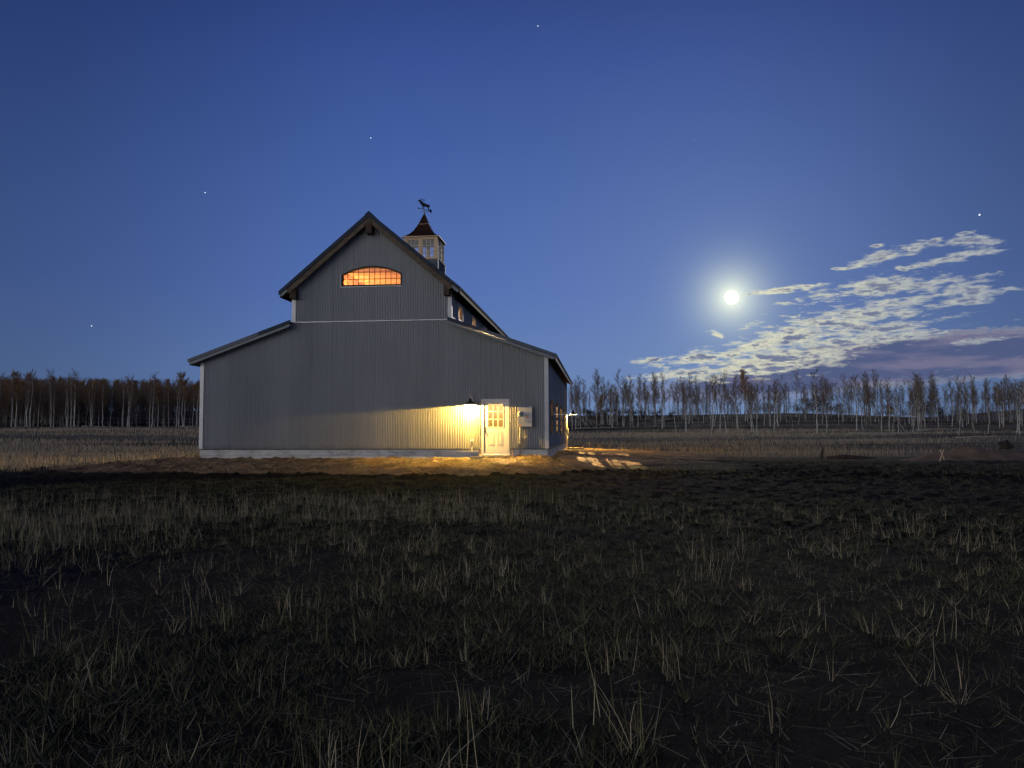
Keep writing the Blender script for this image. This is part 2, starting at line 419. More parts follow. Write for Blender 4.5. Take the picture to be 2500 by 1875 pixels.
def ground():
    a1 = np.linspace(-37, 37, 520); a2 = np.linspace(37, 323, 110)[1:]
    A = np.radians(np.concatenate([a1, a2]))
    rs = [.25]
    while rs[-1] < 7000:
        r = rs[-1]
        rs.append(r + (.09 if r < 14 else .10 if r < 36 else .3 if r < 60 else r*.02 if r < 400 else r*.12))
    Rr = np.array(rs)
    AA, RR = np.meshgrid(A, Rr); x = RR*np.sin(AA); y = RR*np.cos(AA)
    z = gz(x, y)
    V = np.stack([x, y, z], -1).reshape(-1, 3)
    na, nr = len(A), len(Rr)
    i, j = np.meshgrid(np.arange(nr-1), np.arange(na), indexing='ij'); j2 = (j+1) % na
    Q = np.stack([i*na+j, (i+1)*na+j, (i+1)*na+j2, i*na+j2], -1).reshape(-1, 4)
    V = np.vstack([V, [[0, 0, gzs(0, 0)]]])
    m = bpy.data.materials.new('field soil'); m.use_nodes = True; T = NT(m.node_tree); b = T.n['Principled BSDF']
    geo = T.n.new('ShaderNodeNewGeometry').outputs['Position']
    at = T.n.new('ShaderNodeAttribute'); at.attribute_name = 'dirt'
    dn = T.ss(T.m('ADD', at.outputs['Fac'], T.m('MULTIPLY', T.m('SUBTRACT', T.noise(geo, 2.5, 6, .65), .5), .7)), .35, .65)
    dirt = T.mix(T.ss(T.noise(geo, 1.3, 7, .65), .35, .65), (.42,.315,.20), (.15,.112,.076))
    dirt = T.mix(T.ss(T.noise(geo, 14, 4, .6), .55, .75, 0, .6), dirt, (.19,.14,.10))
    soil = T.mix(T.ss(T.noise(geo, .9, 6, .6), .35, .65), (.010,.010,.008), (.022,.022,.014))
    ap = T.n.new('ShaderNodeAttribute'); ap.attribute_name = 'patch'; soil = T.mix(ap.outputs['Fac'], soil, T.mix(T.noise(geo, 3.1, 6), (.016,.014,.014), (.045,.037,.032)))
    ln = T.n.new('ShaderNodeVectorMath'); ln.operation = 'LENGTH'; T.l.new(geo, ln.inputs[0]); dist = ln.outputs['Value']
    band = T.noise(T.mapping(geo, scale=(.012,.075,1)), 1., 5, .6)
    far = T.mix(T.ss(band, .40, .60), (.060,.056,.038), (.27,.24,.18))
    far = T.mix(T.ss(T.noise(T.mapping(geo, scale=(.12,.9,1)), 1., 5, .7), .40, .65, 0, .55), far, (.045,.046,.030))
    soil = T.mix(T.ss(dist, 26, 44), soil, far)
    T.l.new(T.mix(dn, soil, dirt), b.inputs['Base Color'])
    b.inputs['Roughness'].default_value = .95; b.inputs['Specular IOR Level'].default_value = .1
    bn = T.n.new('ShaderNodeBump'); bn.inputs['Strength'].default_value = .9; bn.inputs['Distance'].default_value = .09
    T.l.new(T.noise(geo, 9, 8, .68), bn.inputs['Height']); T.l.new(bn.outputs[0], b.inputs['Normal'])
    g = np_mesh('ground', V, Q, m, True)
    at = g.data.attributes.new('dirt', 'FLOAT', 'POINT'); d_, p_ = dirt2(V[:, 0], V[:, 1]); at.data.foreach_set('value', d_.astype(np.float32))
    at = g.data.attributes.new('patch', 'FLOAT', 'POINT'); at.data.foreach_set('value', p_.astype(np.float32))
    tag(g, 'dark rolling field with a trodden brown dirt pad round the barn', 'ground', kind='structure')
ground()

def hills():
    a = np.radians(np.linspace(-60, 75, 240)); V = []; Q = []
    n = len(a)
    h = 20 + 48*fbm(np.degrees(a)*.09+20, a*0, 5, 5) + 62*S((np.degrees(a)-24)/14)
    for r, k in ((4200, 0), (4700, 1), (5600, .6)):
        V.append(np.stack([r*np.sin(a), r*np.cos(a), h*k*1.2-35*(k == 0)], -1))
    V = np.vstack(V)
    for s in range(2):
        i = np.arange(n-1); Q.append(np.stack([s*n+i, (s+1)*n+i, (s+1)*n+i+1, s*n+i+1], -1))
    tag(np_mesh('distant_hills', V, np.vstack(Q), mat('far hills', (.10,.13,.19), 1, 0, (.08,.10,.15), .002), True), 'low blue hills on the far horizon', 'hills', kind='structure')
hills()

# ------------------------------------------------------------------ barn
WD, XR, XL = 14.08, -3.78, -10.25          # width, monitor's right and left walls
XM = (XR+XL)/2; LN = 17.9
HF, HT = .27, 5.34
HR, HE, OV = 9.62, 6.54, .40               # ridge, eave tip height, overhang in front
EV = .43
SL = (HR-HE)/(XR+EV-XM)                    # monitor roof slope
LE, LEZ = .37, 3.87                        # lower roof overhang and tip height
LSL = (HT+.02-LEZ)/(LE-XR)
barn = thing('barn', 'grey corrugated metal barn with raised centre gable, lit door and cupola', 'barn', (BX, BY, 0), -PSI)

def arch_top(x):
    h = 1.2205; sg = .32; rr = (h*h+sg*sg)/(2*sg); c = -6.9945
    return 7.53 - rr + math.sqrt(max(rr*rr-(x-c)**2, 0))
def cprof(u, pitch, amp):      # broad crown, narrow valley (o < 0 is out of the wall)
    t = abs(math.cos(math.pi*u/pitch)); return amp*(2.0*t*t-.9)
def corr(name, u0, u1, zb, zt, place, holes, pitch=.0667, amp=.024, flip=False, mat_=None, splits=()):
    """corrugated sheet: columns along u, cut round the openings"""
    n = max(2, int(round((u1-u0)/pitch*10))); V = []; Q = []
    us = np.linspace(u0, u1, n+1)
    hol = [h for h in holes]
    for k in range(n):
        a, b = us[k], us[k+1]; mid = (a+b)/2
        segs = [(zb, None)]
        iv = [(zb, zt(mid))]
        for (h0, h1, z0, z1) in hol:
            if h0 < mid < h1:
                top = z1(mid) if callable(z1) else z1
                nv = []
                for (p, q) in iv:
                    if p < z0: nv.append((p, min(q, z0)))
                    if q > top: nv.append((max(p, top), q))
                iv = nv
        oa, ob = cprof(a, pitch, amp), cprof(b, pitch, amp)
        for (p, q) in iv:
            if q-p < 1e-4: continue
            full = abs(q-zt(mid)) < 1e-6
            qa, qb = (zt(a), zt(b)) if full else (q, q)
            i = len(V); V += [place(a, oa, p), place(b, ob, p), place(b, ob, qb), place(a, oa, qa)]
            Q.append((i, i+1, i+2, i+3) if not flip else (i+3, i+2, i+1, i))
    return np_mesh(name, np.array(V), np.array(Q), mat_ or M['siding'], False, barn)

def lower_z(x):      # underside of the lower roofs
    if x > XR: return HT - .085 - LSL*(x-XR)
    if x < XL: return HT - .085 - LSL*(XL-x)
    return 99
def front_top(x):
    if XL <= x <= XR: return HR - .15 - SL*abs(x-XM)
    return lower_z(x)
DX0, DX1, DZ0, DZ1 = -2.49, -1.58, .05, 2.08
doorhole = (DX0-.09, DX1+.09, -9, DZ1+.09)
arch = (-8.215, -5.774, 6.764, arch_top)
corr('front_wall', -WD, 0, HF, front_top, lambda u, o, z: (u, o, z), [doorhole, arch])
SW = [2.14, 6.05, 9.9, 13.8]               # side window centres
WW = .68                                   # half width
side_holes = [(c-WW, c+WW, .88, 2.16) for c in SW[:3]] + [(SW[3]-.55, SW[3]+.55, .88, 2.16), (15.75, 16.75, -9, 2.14)]
corr('side_wall', 0, LN, HF, lambda u: lower_z(0), lambda u, o, z: (-o, u, z), side_holes)
corr('side_wall', 0, LN, HF, lambda u: lower_z(0), lambda u, o, z: (-WD+o, u, z), [(2.5, 4.2, .88, 2.16)], flip=True)
CW = [1.95, 5.45, 9.05, 12.7, 16.2]
ch = [(c-.5, c+.5, 5.56, 6.16) for c in CW]
corr('clerestory_wall', 0, LN, HT-.2, lambda u: HE+EV*SL-.15, lambda u, o, z: (XR-o, u, z), ch)
corr('clerestory_wall', 0, LN, HT-.2, lambda u: HE+EV*SL-.15, lambda u, o, z: (XL+o, u, z), ch, flip=True)
corr('back_wall', -WD, 0, HF, front_top, lambda u, o, z: (u, LN-o, z), [], flip=True)
# foundation, left open at the doors
fb = MB()
fb.box(-WD+.005, DX0-.20, .03, .23, -.8, HF); fb.box(DX1+.24, -.02, .03, .23, -.8, HF)
fb.box(-.22, -.021, .232, 15.7, -.8, HF); fb.box(-.22, -.021, 16.8, LN-.232, -.8, HF)
fb.box(-WD+.021, -WD+.22, .232, LN-.232, -.8, HF); fb.box(-WD+.02, -.02, LN-.23, LN-.03, -.8, HF)
fb.build('foundation', M['concrete'], barn)
fl = MB().box(-WD+.25, -.25, .25, LN-.25, -.1, .02); fl.build('floor_slab', M['concrete'], barn)
# drip flashing at the foot of the siding
t = MB(); t.box(-WD-.01, DX0-.12, -.035, .0, HF-.03, HF-.003); t.box(DX1+.12, .03, -.035, .0, HF-.03, HF-.003); t.box(.002, .035, .0, 15.7, HF-.03, HF-.003)
t.build('base_flashing', M['roof_trim'], barn)
# corner trims
def corner(x, y, z0, z1, sx, sy=-1, w=.13):
    m = MB(); m.box(min(x-sx*w, x+sx*.028), max(x-sx*w, x+sx*.028), y-.028, y-.016, z0, z1)
    m.box(min(x+sx*.016, x+sx*.028), max(x+sx*.016, x+sx*.028), y-.016, y+w, z0, z1)
    return m.build('corner_trim', M['trim'], barn)
corner(0, 0, HF-.02, lower_z(0)-.02, 1); corner(-WD, 0, HF-.02, lower_z(-WD)-.02, -1)
corner(XR, 0, HT+.02, 6.53, 1); corner(XL, 0, HT+.02, 6.53, -1)
MB().box(XL-.02, XR+.02, -.05, -.017, HT-.03, HT+.015).build('belt_trim', M['trim'], barn)

# roofs: profile polygons in x-z extruded in y
def offs(p, q, d):   # offset of a line downwards by d along its normal
    v = Vector((q[0]-p[0], q[1]-p[1])).normalized(); n = Vector((v.y, -v.x))
    if n.y > 0: n = -n
    return (p[0]+n.x*d, p[1]+n.y*d), (q[0]+n.x*d, q[1]+n.y*d)
y0r, y1r = -OV, LN+OV
for sx in (1, -1):
    tipx = XM + sx*(XR+EV-XM); rid = (XM, HR)
    tip = (tipx, HE)
    a2 = (XM, HR-.06*math.sqrt(1+SL*SL)); b2 = (tipx, HE-.06*math.sqrt(1+SL*SL))
    m = MB().prism([rid, tip, b2, a2], 1, y0r+.012, y1r)
    # raised ribs of the roofing
    n = int((y1r-y0r)/.3)
    ux, uz = (tipx-XM), (HE-HR)
    for k in range(1, n):
        yy = y0r + .3*k
        P0 = (XM+ux*.02, HR+uz*.02+.001); P1 = (tipx, HE+.001)
        m.prism([(P0[0], P0[1]), (P1[0], P1[1]), (P1[0], P1[1]+.02), (P0[0], P0[1]+.02)], 1, yy-.012, yy+.012)
    m.build('upper_roof', M['roof'], barn)
    # soffit boards under the sheets, between wall and tip
    k = math.sqrt(1+SL*SL)
    s0 = (XM, HR-.065*k); s1 = (tipx-sx*.02, HE-.065*k+SL*.02)
    MB().prism([s0, s1, (s1[0], s1[1]-.05), (s0[0], s0[1]-.05)], 1, y0r+.06, y1r-.02).build('soffit', M['soffit'], barn)
    # fascia along the eave
    MB().box(min(tipx-sx*.045, tipx-sx*.02), max(tipx-sx*.045, tipx-sx*.02), y0r+.07, y1r-.03, HE-.24, HE-.07).build('eave_fascia', M['black'], barn)
    # rake trim (metal) in front and the weathered board behind and below
    rk = MB().prism([(XM, HR+.012), (tipx+sx*.012, HE+.002), (tipx+sx*.004, HE-.155), (XM, HR-.18)], 1, y0r-.02, y0r+.01)
    rk.build('rake_trim', M['roof_trim'], barn)
    q = lambda x, dz: (XM+sx*x, HR-SL*x-dz)
    hw = XR+EV-XM
    MB().prism([q(0, .183), q(hw-.30, .183), q(hw-.42, .44), q(0, .41)], 1, y0r+.012, y0r+.055).build('rake_board', M['wood'], barn)
    MB().prism([q(hw-.30, .10), q(hw-.02, .10), q(hw-.10, .30), q(hw-.34, .30)], 1, y0r+.012, y0r+.05).build('eave_return', M['fascia'], barn)
    # carrying timber at each eave
    ex = XM+sx*(XR-XM-.12)
    z = HR-SL*(XR-XM-.12)-.33
    MB().box(ex-.12, ex+.12, y0r+.07, -.02, z-.42, z-.02).build('outrigger_beam', M['dark_wood'], barn, bevel=.008)
MB().box(XM-.12, XM+.12, y0r-.03+.0, -.02, HR-.42-.42, HR-.42).build('outrigger_beam', M['dark_wood'], barn, bevel=.008)
cp = MB(); cp.prism([(XM-.16, HR-.16*SL+.045), (XM, HR+.045), (XM+.16, HR-.16*SL+.045), (XM+.16, HR-.16*SL+.038), (XM, HR+.037), (XM-.16, HR-.16*SL+.038)], 1, y0r-.02, y1r)
cp.build('ridge_cap', M['roof'], barn)
for sx, xi, xo in ((1, XR, LE), (-1, XL, -WD-LE)):
    inn = (xi, HT+.02); tip = (xo, LEZ)
    v = 1/math.cos(math.atan(LSL))
    m = MB().prism([(xi+sx*.03, HT+.01), tip, (xo, LEZ-.05*v), (xi+sx*.03, HT+.01-.05*v)], 1, y0r+.012, y1r)
    for k in range(1, int((y1r-y0r)/.3)):
        yy = y0r+.3*k
        m.prism([(xi+sx*.05, HT+.005), (xo, LEZ+.001), (xo, LEZ+.032), (xi+sx*.05, HT+.036)], 1, yy-.012, yy+.012)
    m.build('lower_roof', M['roof'], barn)
    MB().prism([(xi+sx*.04, HT-.05), (xo-sx*.03, LEZ-.06), (xo-sx*.03, LEZ-.10), (xi+sx*.04, HT-.09)], 1, y0r+.07, y1r-.02).build('soffit', M['soffit'], barn)
    z = lambda x: HT+.02-LSL*abs(x-xi)
    j = xi+sx*1.25           # where two rake pieces lap
    e = -.07*sx
    MB().prism([(xi+e, z(xi)+.012+.05*LSL), (j, z(j)+.012), (j, z(j)-.13), (xi+e, z(xi)-.13+.05*LSL)], 1, y0r-.024, y0r+.009).build('rake_trim', M['roof_trim'], barn)
    MB().prism([(j, z(j)+.009), (xo+sx*.01, LEZ+.006), (xo+sx*.005, LEZ-.115), (j, z(j)-.13)], 1, y0r-.018, y0r+.009).build('rake_trim', M['roof_trim_pale'], barn)
    MB().prism([(xi+e*.5, z(xi)-.133), (xo-sx*.05, LEZ-.115), (xo-sx*.12, LEZ-.205), (xi+e*.5, z(xi)-.235)], 1, y0r+.012, y0r+.05).build('fascia_board', M['fascia'], barn)
    MB().box(min(xo-sx*.06, xo-sx*.03), max(xo-sx*.06, xo-sx*.03), y0r+.06, y1r-.03, LEZ-.23, LEZ-.065).build('eave_fascia', M['fascia'], barn)
    MB().box(min(xi+sx*.02, xi+sx*.035), max(xi+sx*.02, xi+sx*.035), .1, LN-.1, HT+.045, HT+.12).build('wall_flashing', M['trim'], barn)

# gable window
def arch_pts(x0, x1, n=28, d=0): return [(x0+(x1-x0)*i/n, arch_top(x0+(x1-x0)*i/n)-d) for i in range(n+1)]
aw = MB(); x0, x1, zb = -8.215, -5.774, 6.764
aw.box(x0-.05, x1+.03, -.055, -.012, zb-.07, zb-.035); aw.box(x0-.05, x0-.028, -.055, -.012, zb-.035, 7.24)
awin = aw.build('gable_window', M['trim'], barn)
fr = MB()
op = arch_pts(x0, x1); ip = [(x0+.045+(x1-x0-.09)*i/28, arch_top(x0+.045+(x1-x0-.09)*i/28)-.045) for i in range(29)]
for i in range(28):
    a, b, c, e = op[i], op[i+1], ip[i+1], ip[i]
    fr.add([(a[0], -.02, a[1]+.02), (b[0], -.02, b[1]+.02), (c[0], -.02, c[1]), (e[0], -.02, e[1]), (a[0], .08, a[1]+.02), (b[0], .08, b[1]+.02), (c[0], .08, c[1]), (e[0], .08, e[1])],
           [(3,2,1,0), (0,1,5,4), (2,3,7,6), (4,5,6,7)])
fr.box(x0-.028, x1+.005, -.022, .08, zb-.035, zb+.03); fr.box(x0-.028, x0+.045, -.021, .08, zb+.03, arch_top(x0)+.0); fr.box(x1-.045, x1+.01, -.021, .08, zb+.03, arch_top(x1))
fr.build('window_frame', M['dark_wood'], awin)
mu = MB()
for k in range(1, 11):
    x = x0 + (x1-x0)*k/11
    mu.box(x-.011, x+.011, .03, .05, zb, arch_top(x)-.02)
for k, zz in enumerate((7.03, 7.29)):
    hwid = 1.2 if k == 0 else .98
    mu.box(-6.9945-hwid, -6.9945+hwid, .031, .049, zz-.011, zz+.011)
mu.build('muntins', M['muntin_red'], awin)
MB().add([(p[0], .06, p[1]) for p in ip[::-1]] + [(ip[0][0], .06, zb+.03), (ip[-1][0], .06, zb+.03)], [tuple(range(31))]).build('window_pane', M['glass'], awin)

# ordinary windows; built in a local frame: u along the wall, w outwards
def window(name, place, u0, u1, z0, z1, nu, nz, trim, parent=barn, rail=True, tw=.07, frame_mat=None, pane='glass'):
    def bx(m, ua, ub, wa, wb, za, zb_):
        p = [place(u, w, z) for z in (za, zb_) for (u, w) in ((ua, wa), (ub, wa), (ub, wb), (ua, wb))]
        m.add(p, [(3,2,1,0),(4,5,6,7),(0,1,5,4),(1,2,6,5),(2,3,7,6),(3,0,4,7)])
    m = MB()
    bx(m, u0-tw, u1+tw, .014, .05, z1, z1+tw); bx(m, u0-tw, u1+tw, .014, .062, z0-tw, z0)
    bx(m, u0-tw, u0, .014, .045, z0, z1); bx(m, u1, u1+tw, .014, .045, z0, z1)
    w = m.build(name, trim, parent)
    m = MB(); s = .04
    bx(m, u0, u1, -.08, .02, z1-s, z1); bx(m, u0, u1, -.08, .02, z0, z0+s); bx(m, u0, u0+s, -.08, .02, z0+s, z1-s); bx(m, u1-s, u1, -.08, .02, z0+s, z1-s)
    if rail: zm = (z0+z1)/2; bx(m, u0+s, u1-s, -.06, .01, zm-.045, zm+.045)
    for k in range(1, nu): u = u0+(u1-u0)*k/nu; bx(m, u-.016, u+.016, -.05, -.02, z0+s, z1-s)
    for k in range(1, nz): z = z0+(z1-z0)*k/nz; bx(m, u0+s, u1-s, -.049, -.021, z-.016, z+.016)
    m.build('window_frame', frame_mat or M['white'], w)
    m = MB(); m.add([place(u0+s, -.035, z0+s), place(u1-s, -.035, z0+s), place(u1-s, -.035, z1-s), place(u0+s, -.035, z1-s)], [(0,1,2,3)])
    m.build('window_pane', M[pane], w)
    return w
side = lambda u, w, z: (w, u, z)
for i, c in enumerate(SW):
    h = WW if i < 3 else .55
    window('side_window', side, c-h, c+h, .88, 2.16, 4, 4, M['wood'], frame_mat=M['dark_wood'])
window('side_window', lambda u, w, z: (-WD-w, u, z), 2.5, 4.2, .88, 2.16, 4, 4, M['fascia'])
for c in CW:
    window('clerestory_window', lambda u, w, z: (XR+w, u, z), c-.5, c+.5, 5.56, 6.16, 2, 1, M['white'], rail=False)
    window('clerestory_window', lambda u, w, z: (XL-w, u, z), c-.5, c+.5, 5.56, 6.16, 2, 1, M['white'], rail=False)

# doors
def door(place, name='door', lit=True):
    def bx(m, ua, ub, wa, wb, za, zb_):
        p = [place(u, w, z) for z in (za, zb_) for (u, w) in ((ua, wa), (ub, wa), (ub, wb), (ua, wb))]
        m.add(p, [(3,2,1,0),(4,5,6,7),(0,1,5,4),(1,2,6,5),(2,3,7,6),(3,0,4,7)])
    m = MB()
    bx(m, -.085, .0, -.10, .045, -.0, 2.03); bx(m, .914, 1.0, -.10, .045, 0, 2.03); bx(m, -.085, 1.0, -.10, .045, 2.03, 2.12); bx(m, -.105, 1.02, .02, .06, 2.12, 2.14)
    bx(m, -.07, .985, -.1, .07, -.045, -.002)
    dr = m.build(name, M['white'], barn)
    L = MB(); u0, u1, z0, z1 = .16, .755, 1.06, 1.95
    bx(L, .004, u0, -.06, -.01, .01, 2.025); bx(L, u1, .91, -.06, -.01, .01, 2.025); bx(L, u0, u1, -.06, -.01, .01, z0); bx(L, u0, u1, -.06, -.01, z1, 2.025)
    for (a, b) in ((.17, .40), (.53, .74)):
        zc0, zc1 = .34, .86; t = .022
        bx(L, a, b, -.01, -.002, zc0, zc0+t); bx(L, a, b, -.01, -.002, zc1-t, zc1); bx(L, a, a+t, -.01, -.002, zc0+t, zc1-t); bx(L, b-t, b, -.01, -.002, zc0+t, zc1-t)
        bx(L, a+.05, b-.05, -.01, -.003, zc0+.05, zc1-.05)
    bx(L, u0-.03, u1+.03, -.01, .004, z1, z1+.03); bx(L, u0-.03, u1+.03, -.01, .004, z0-.03, z0); bx(L, u0-.03, u0, -.01, .004, z0, z1); bx(L, u1, u1+.03, -.01, .004, z0, z1)
    for k in (1, 2):
        u = u0+(u1-u0)*k/3; bx(L, u-.011, u+.011, -.03, -.003, z0, z1); z = z0+(z1-z0)*k/3; bx(L, u0, u1, -.029, -.004, z-.011, z+.011)
    L.build('door_leaf', M['white'], dr)
    G = MB(); G.add([place(u0, -.035, z0), place(u1, -.035, z0), place(u1, -.035, z1), place(u0, -.035, z1)], [(0,1,2,3)]); G.build('door_pane', M['glass'], dr)
    for zz, r in ((.90, .032), (1.03, .028)):
        K = MB(); a = place(.055, -.012, zz); b = place(.055, .02, zz); c = place(.055, .065 if zz < 1 else .03, zz)
        K.tube([a, b, b, c], [r, r, r*.6, r*.9], 12); K.build('door_knob' if zz < 1 else 'deadbolt', M['brass'], dr, True)
    return dr
door(lambda u, w, z: (DX0+u, -w+.02, DZ0+z))
door(lambda u, w, z: (w-.02, 15.79+u, -.02+z), 'side_door')
for a_, b_ in ((DX0-.19, DX0-.10), (DX1+.11, DX1+.22)): MB().box(a_, b_, .0, .10, -.06, HF-.005).build('door_buck', M['pine'], barn)
pass

# gooseneck lamps
def gooseneck(loc, rz, power):
    g = bpy.data.objects.new('wall_lamp', None); COL.objects.link(g); g.parent = barn; g.location = loc; g.rotation_euler = (0, 0, rz)
    # local: wall plane y=0, lamp reaches towards -y, rim at z=0
    pts = [(.04, -.01, .20), (.045, -.07, .20), (.03, -.13, .24), (.01, -.20, .36), (0, -.28, .42), (0, -.36, .41), (0, -.40, .34), (0, -.40, .22)]
    MB().tube(pts, .013, 10).build('lamp_arm', M['galv'], g, True)
    a = MB(); a.tube([(.04, 0, .20), (.04, -.03, .20)], [.065, .06], 16); a.build('mounting_plate', M['galv'], g, True)
    s = MB(); s.lathe([(.03, .25), (.05, .24), (.055, .17), (.09, .13), (.17, .075), (.215, .035), (.232, 0), (.228, 0), (.21, .032), (.165, .068), (.085, .12), (.04, .16), (.0, .16)], (0, -.40, 0), 32)
    s.build('lamp_shade', M['shade'], g, True)
    b = MB(); b.lathe([(.0, .02), (.028, .03), (.04, .06), (.034, .09), (.02, .12), (.0, .13)], (0, -.40, 0), 14); bu = b.build('bulb', M['bulb'], g, True)
    l = bpy.data.lights.new('lamp_light', 'POINT'); l.energy = power; l.color = (1, .575, .10); l.shadow_soft_size = .004
    lo = bpy.data.objects.new('lamp_light', l); COL.objects.link(lo); lo.parent = g; lo.location = (0, -.40, .014)
    return g
M['shade'] = mat('black shade, pale inside', (.03,.028,.025), .4)
T = NT(M['shade'].node_tree); gn = T.n.new('ShaderNodeNewGeometry')
oc = T.n.new('ShaderNodeTexCoord').outputs['Object']
nz = T.n.new('ShaderNodeSeparateXYZ'); tn = T.n.new('ShaderNodeVectorTransform'); tn.convert_from = 'WORLD'; tn.convert_to = 'OBJECT'
T.l.new(gn.outputs['Normal'], tn.inputs[0]); T.l.new(tn.outputs[0], nz.inputs[0])
T.l.new(T.mix(T.m('LESS_THAN', nz.outputs[2], -.02), (.03,.028,.025), (.75,.72,.66)), T.n['Principled BSDF'].inputs['Base Color'])
gooseneck((-2.95, -.012, 1.955), 0, 1020)
gooseneck((.012, 17.25, 1.93), math.pi/2, 1100)
gooseneck((-WD-.012, 6.5, 1.95), -math.pi/2, 450)

# meter box with conduit
mb = MB().box(-1.13, -.58, -.20, -.02, 1.10, 1.87); mbx = mb.build('meter_box', M['box'], barn, bevel=.006)
m = MB().box(-.943, -.59, -.213, -.202, 1.12, 1.86); m.build('panel_door', M['box'], mbx, bevel=.004)
m = MB().tube([(-1.045, -.202, 1.60), (-1.045, -.24, 1.60), (-1.045, -.25, 1.60)], [.105, .105, .09], 24); m.build('meter_ring', M['galv'], mbx, True)
m = MB().tube([(-1.045, -.25, 1.60), (-1.045, -.29, 1.60), (-1.045, -.31, 1.60)], [.082, .08, .05], 24); m.build('meter_glass', mat('meter dome', (.62,.64,.62), .12, 0, (.4,.42,.4), 9), mbx, True)
MB().box(-1.085, -1.005, -.318, -.30, 1.59, 1.63).build('meter_badge', M['black'], mbx)
for a_, b_ in (((-1.07, -.10, 1.872), (-1.07, -.10, 1.90)), ((-.645, -.10, 1.872), (-.645, -.10, 1.90)), ((-.645, -.10, 1.07), (-.645, -.10, 1.098)), ((-1.15, -.12, 1.53), (-1.132, -.12, 1.53))):
    MB().tube([a_, b_], .022, 8).build('mounting_lug', M['white'], mbx)
MB().tube([(-.93, -.215, 1.42), (-.93, -.235, 1.40), (-.93, -.235, 1.34)], .012, 8).build('latch', M['galv'], mbx)
MB().box(-.81, -.73, -.217, -.2135, 1.43, 1.50).build('warning_sticker', M['tag'], mbx)
MB().box(-.86, -.70, -.2165, -.2132, 1.535, 1.55).build('warning_sticker', M['black'], mbx)
MB().box(-1.105, -.99, -.206, -.2005, 1.13, 1.20).build('warning_sticker', M['label_tan'], mbx)
m = MB(); m.tube([(-1.07, -.10, 1.10), (-1.07, -.10, .84), (-1.07, -.10, .84), (-1.07, -.10, .50), (-1.07, -.10, .50), (-1.07, -.10, -.25)], [.030, .030, .040, .040, .032, .032], 14)
m.tube([(-1.07, -.10, .52), (-1.07, -.10, .45)], .046, 14); m.box(-1.13, -1.01, -.06, -.02, .60, .63)
m.build('conduit', M['galv'], mbx, True)
m = MB(); m.tube([(-.985, -.07, 1.10), (-.985, -.07, .9), (-.985, -.06, .30)], .014, 8); m.build('ground_wire', M['galv'], mbx, True)
# second meter and cable run on the side wall
m = MB().box(.01, .12, 17.0, 17.2, .80, 1.08); sm = m.build('side_outlet_box', M['white'], barn, bevel=.01)
MB().tube([(.06, 17.1, .80), (.06, 17.1, -.1)], .03, 10).build('conduit', M['white'], sm, True)
MB().tube([(.03, .14, 1.57), (.03, 4, 1.66), (.03, 9, 1.76), (.03, 15.6, 1.90)], .012, 6).build('cable_run', M['galv'], barn, True)

# cupola on the ridge
CY, CH = 9.5, .875
cup = bpy.data.objects.new('cupola', None); COL.objects.link(cup); cup.parent = barn; cup.location = (XM, CY, 0)
def cplace(k):
    a = k*math.pi/2; c, s = round(math.cos(a)), round(math.sin(a))
    return lambda u, w, z: (u*c - (-(CH+w))*s*1.0, u*s + (-(CH+w))*c, z)
m = MB()
for k in range(4):
    p = cplace(k)
    n = int(1.8/.0667*6); us = np.linspace(-.9, .9, n+1)
    for i in range(n):
        a, b = us[i], us[i+1]; f = lambda u: .02+.009*math.sin(2*math.pi*u/.0667)
        m.add([p(a, f(a), 7.9), p(b, f(b), 7.9), p(b, f(b), 9.70), p(a, f(a), 9.70)], [(0,1,2,3)])
m.build('cupola_base', M['dark_siding'], cup)
for sx in (-1, 1):
    for sy in (-1, 1): MB().box(min(sx*.935, sx*.89), max(sx*.935, sx*.89), min(sy*.89, sy*.935), max(sy*.89, sy*.935), 8.0, 9.70).build('cupola_corner_trim', M['trim'], cup)
m = MB(); m.box(-.95, .95, -.95, .95, 9.702, 9.77); m.box(-CH-.01, CH+.01, -CH-.01, CH+.01, 10.80, 10.90)
for sx in (-1, 1):
    for sy in (-1, 1): m.box(min(sx*CH, sx*(CH-.13)), max(sx*CH, sx*(CH-.13)), min(sy*CH, sy*(CH-.13)), max(sy*CH, sy*(CH-.13)), 9.772, 10.798)
for k in range(4):
    p = cplace(k)
    q = [p(u, w, z) for z in (9.772, 10.798) for (u, w) in ((-.06, 0), (.06, 0), (.06, -.1), (-.06, -.1))]
    m.add(q, [(0,1,2,3), (7,6,5,4), (0,4,5,1), (1,5,6,2), (2,6,7,3), (3,7,4,0)])
m.build('cupola_frame', M['pine'], cup)
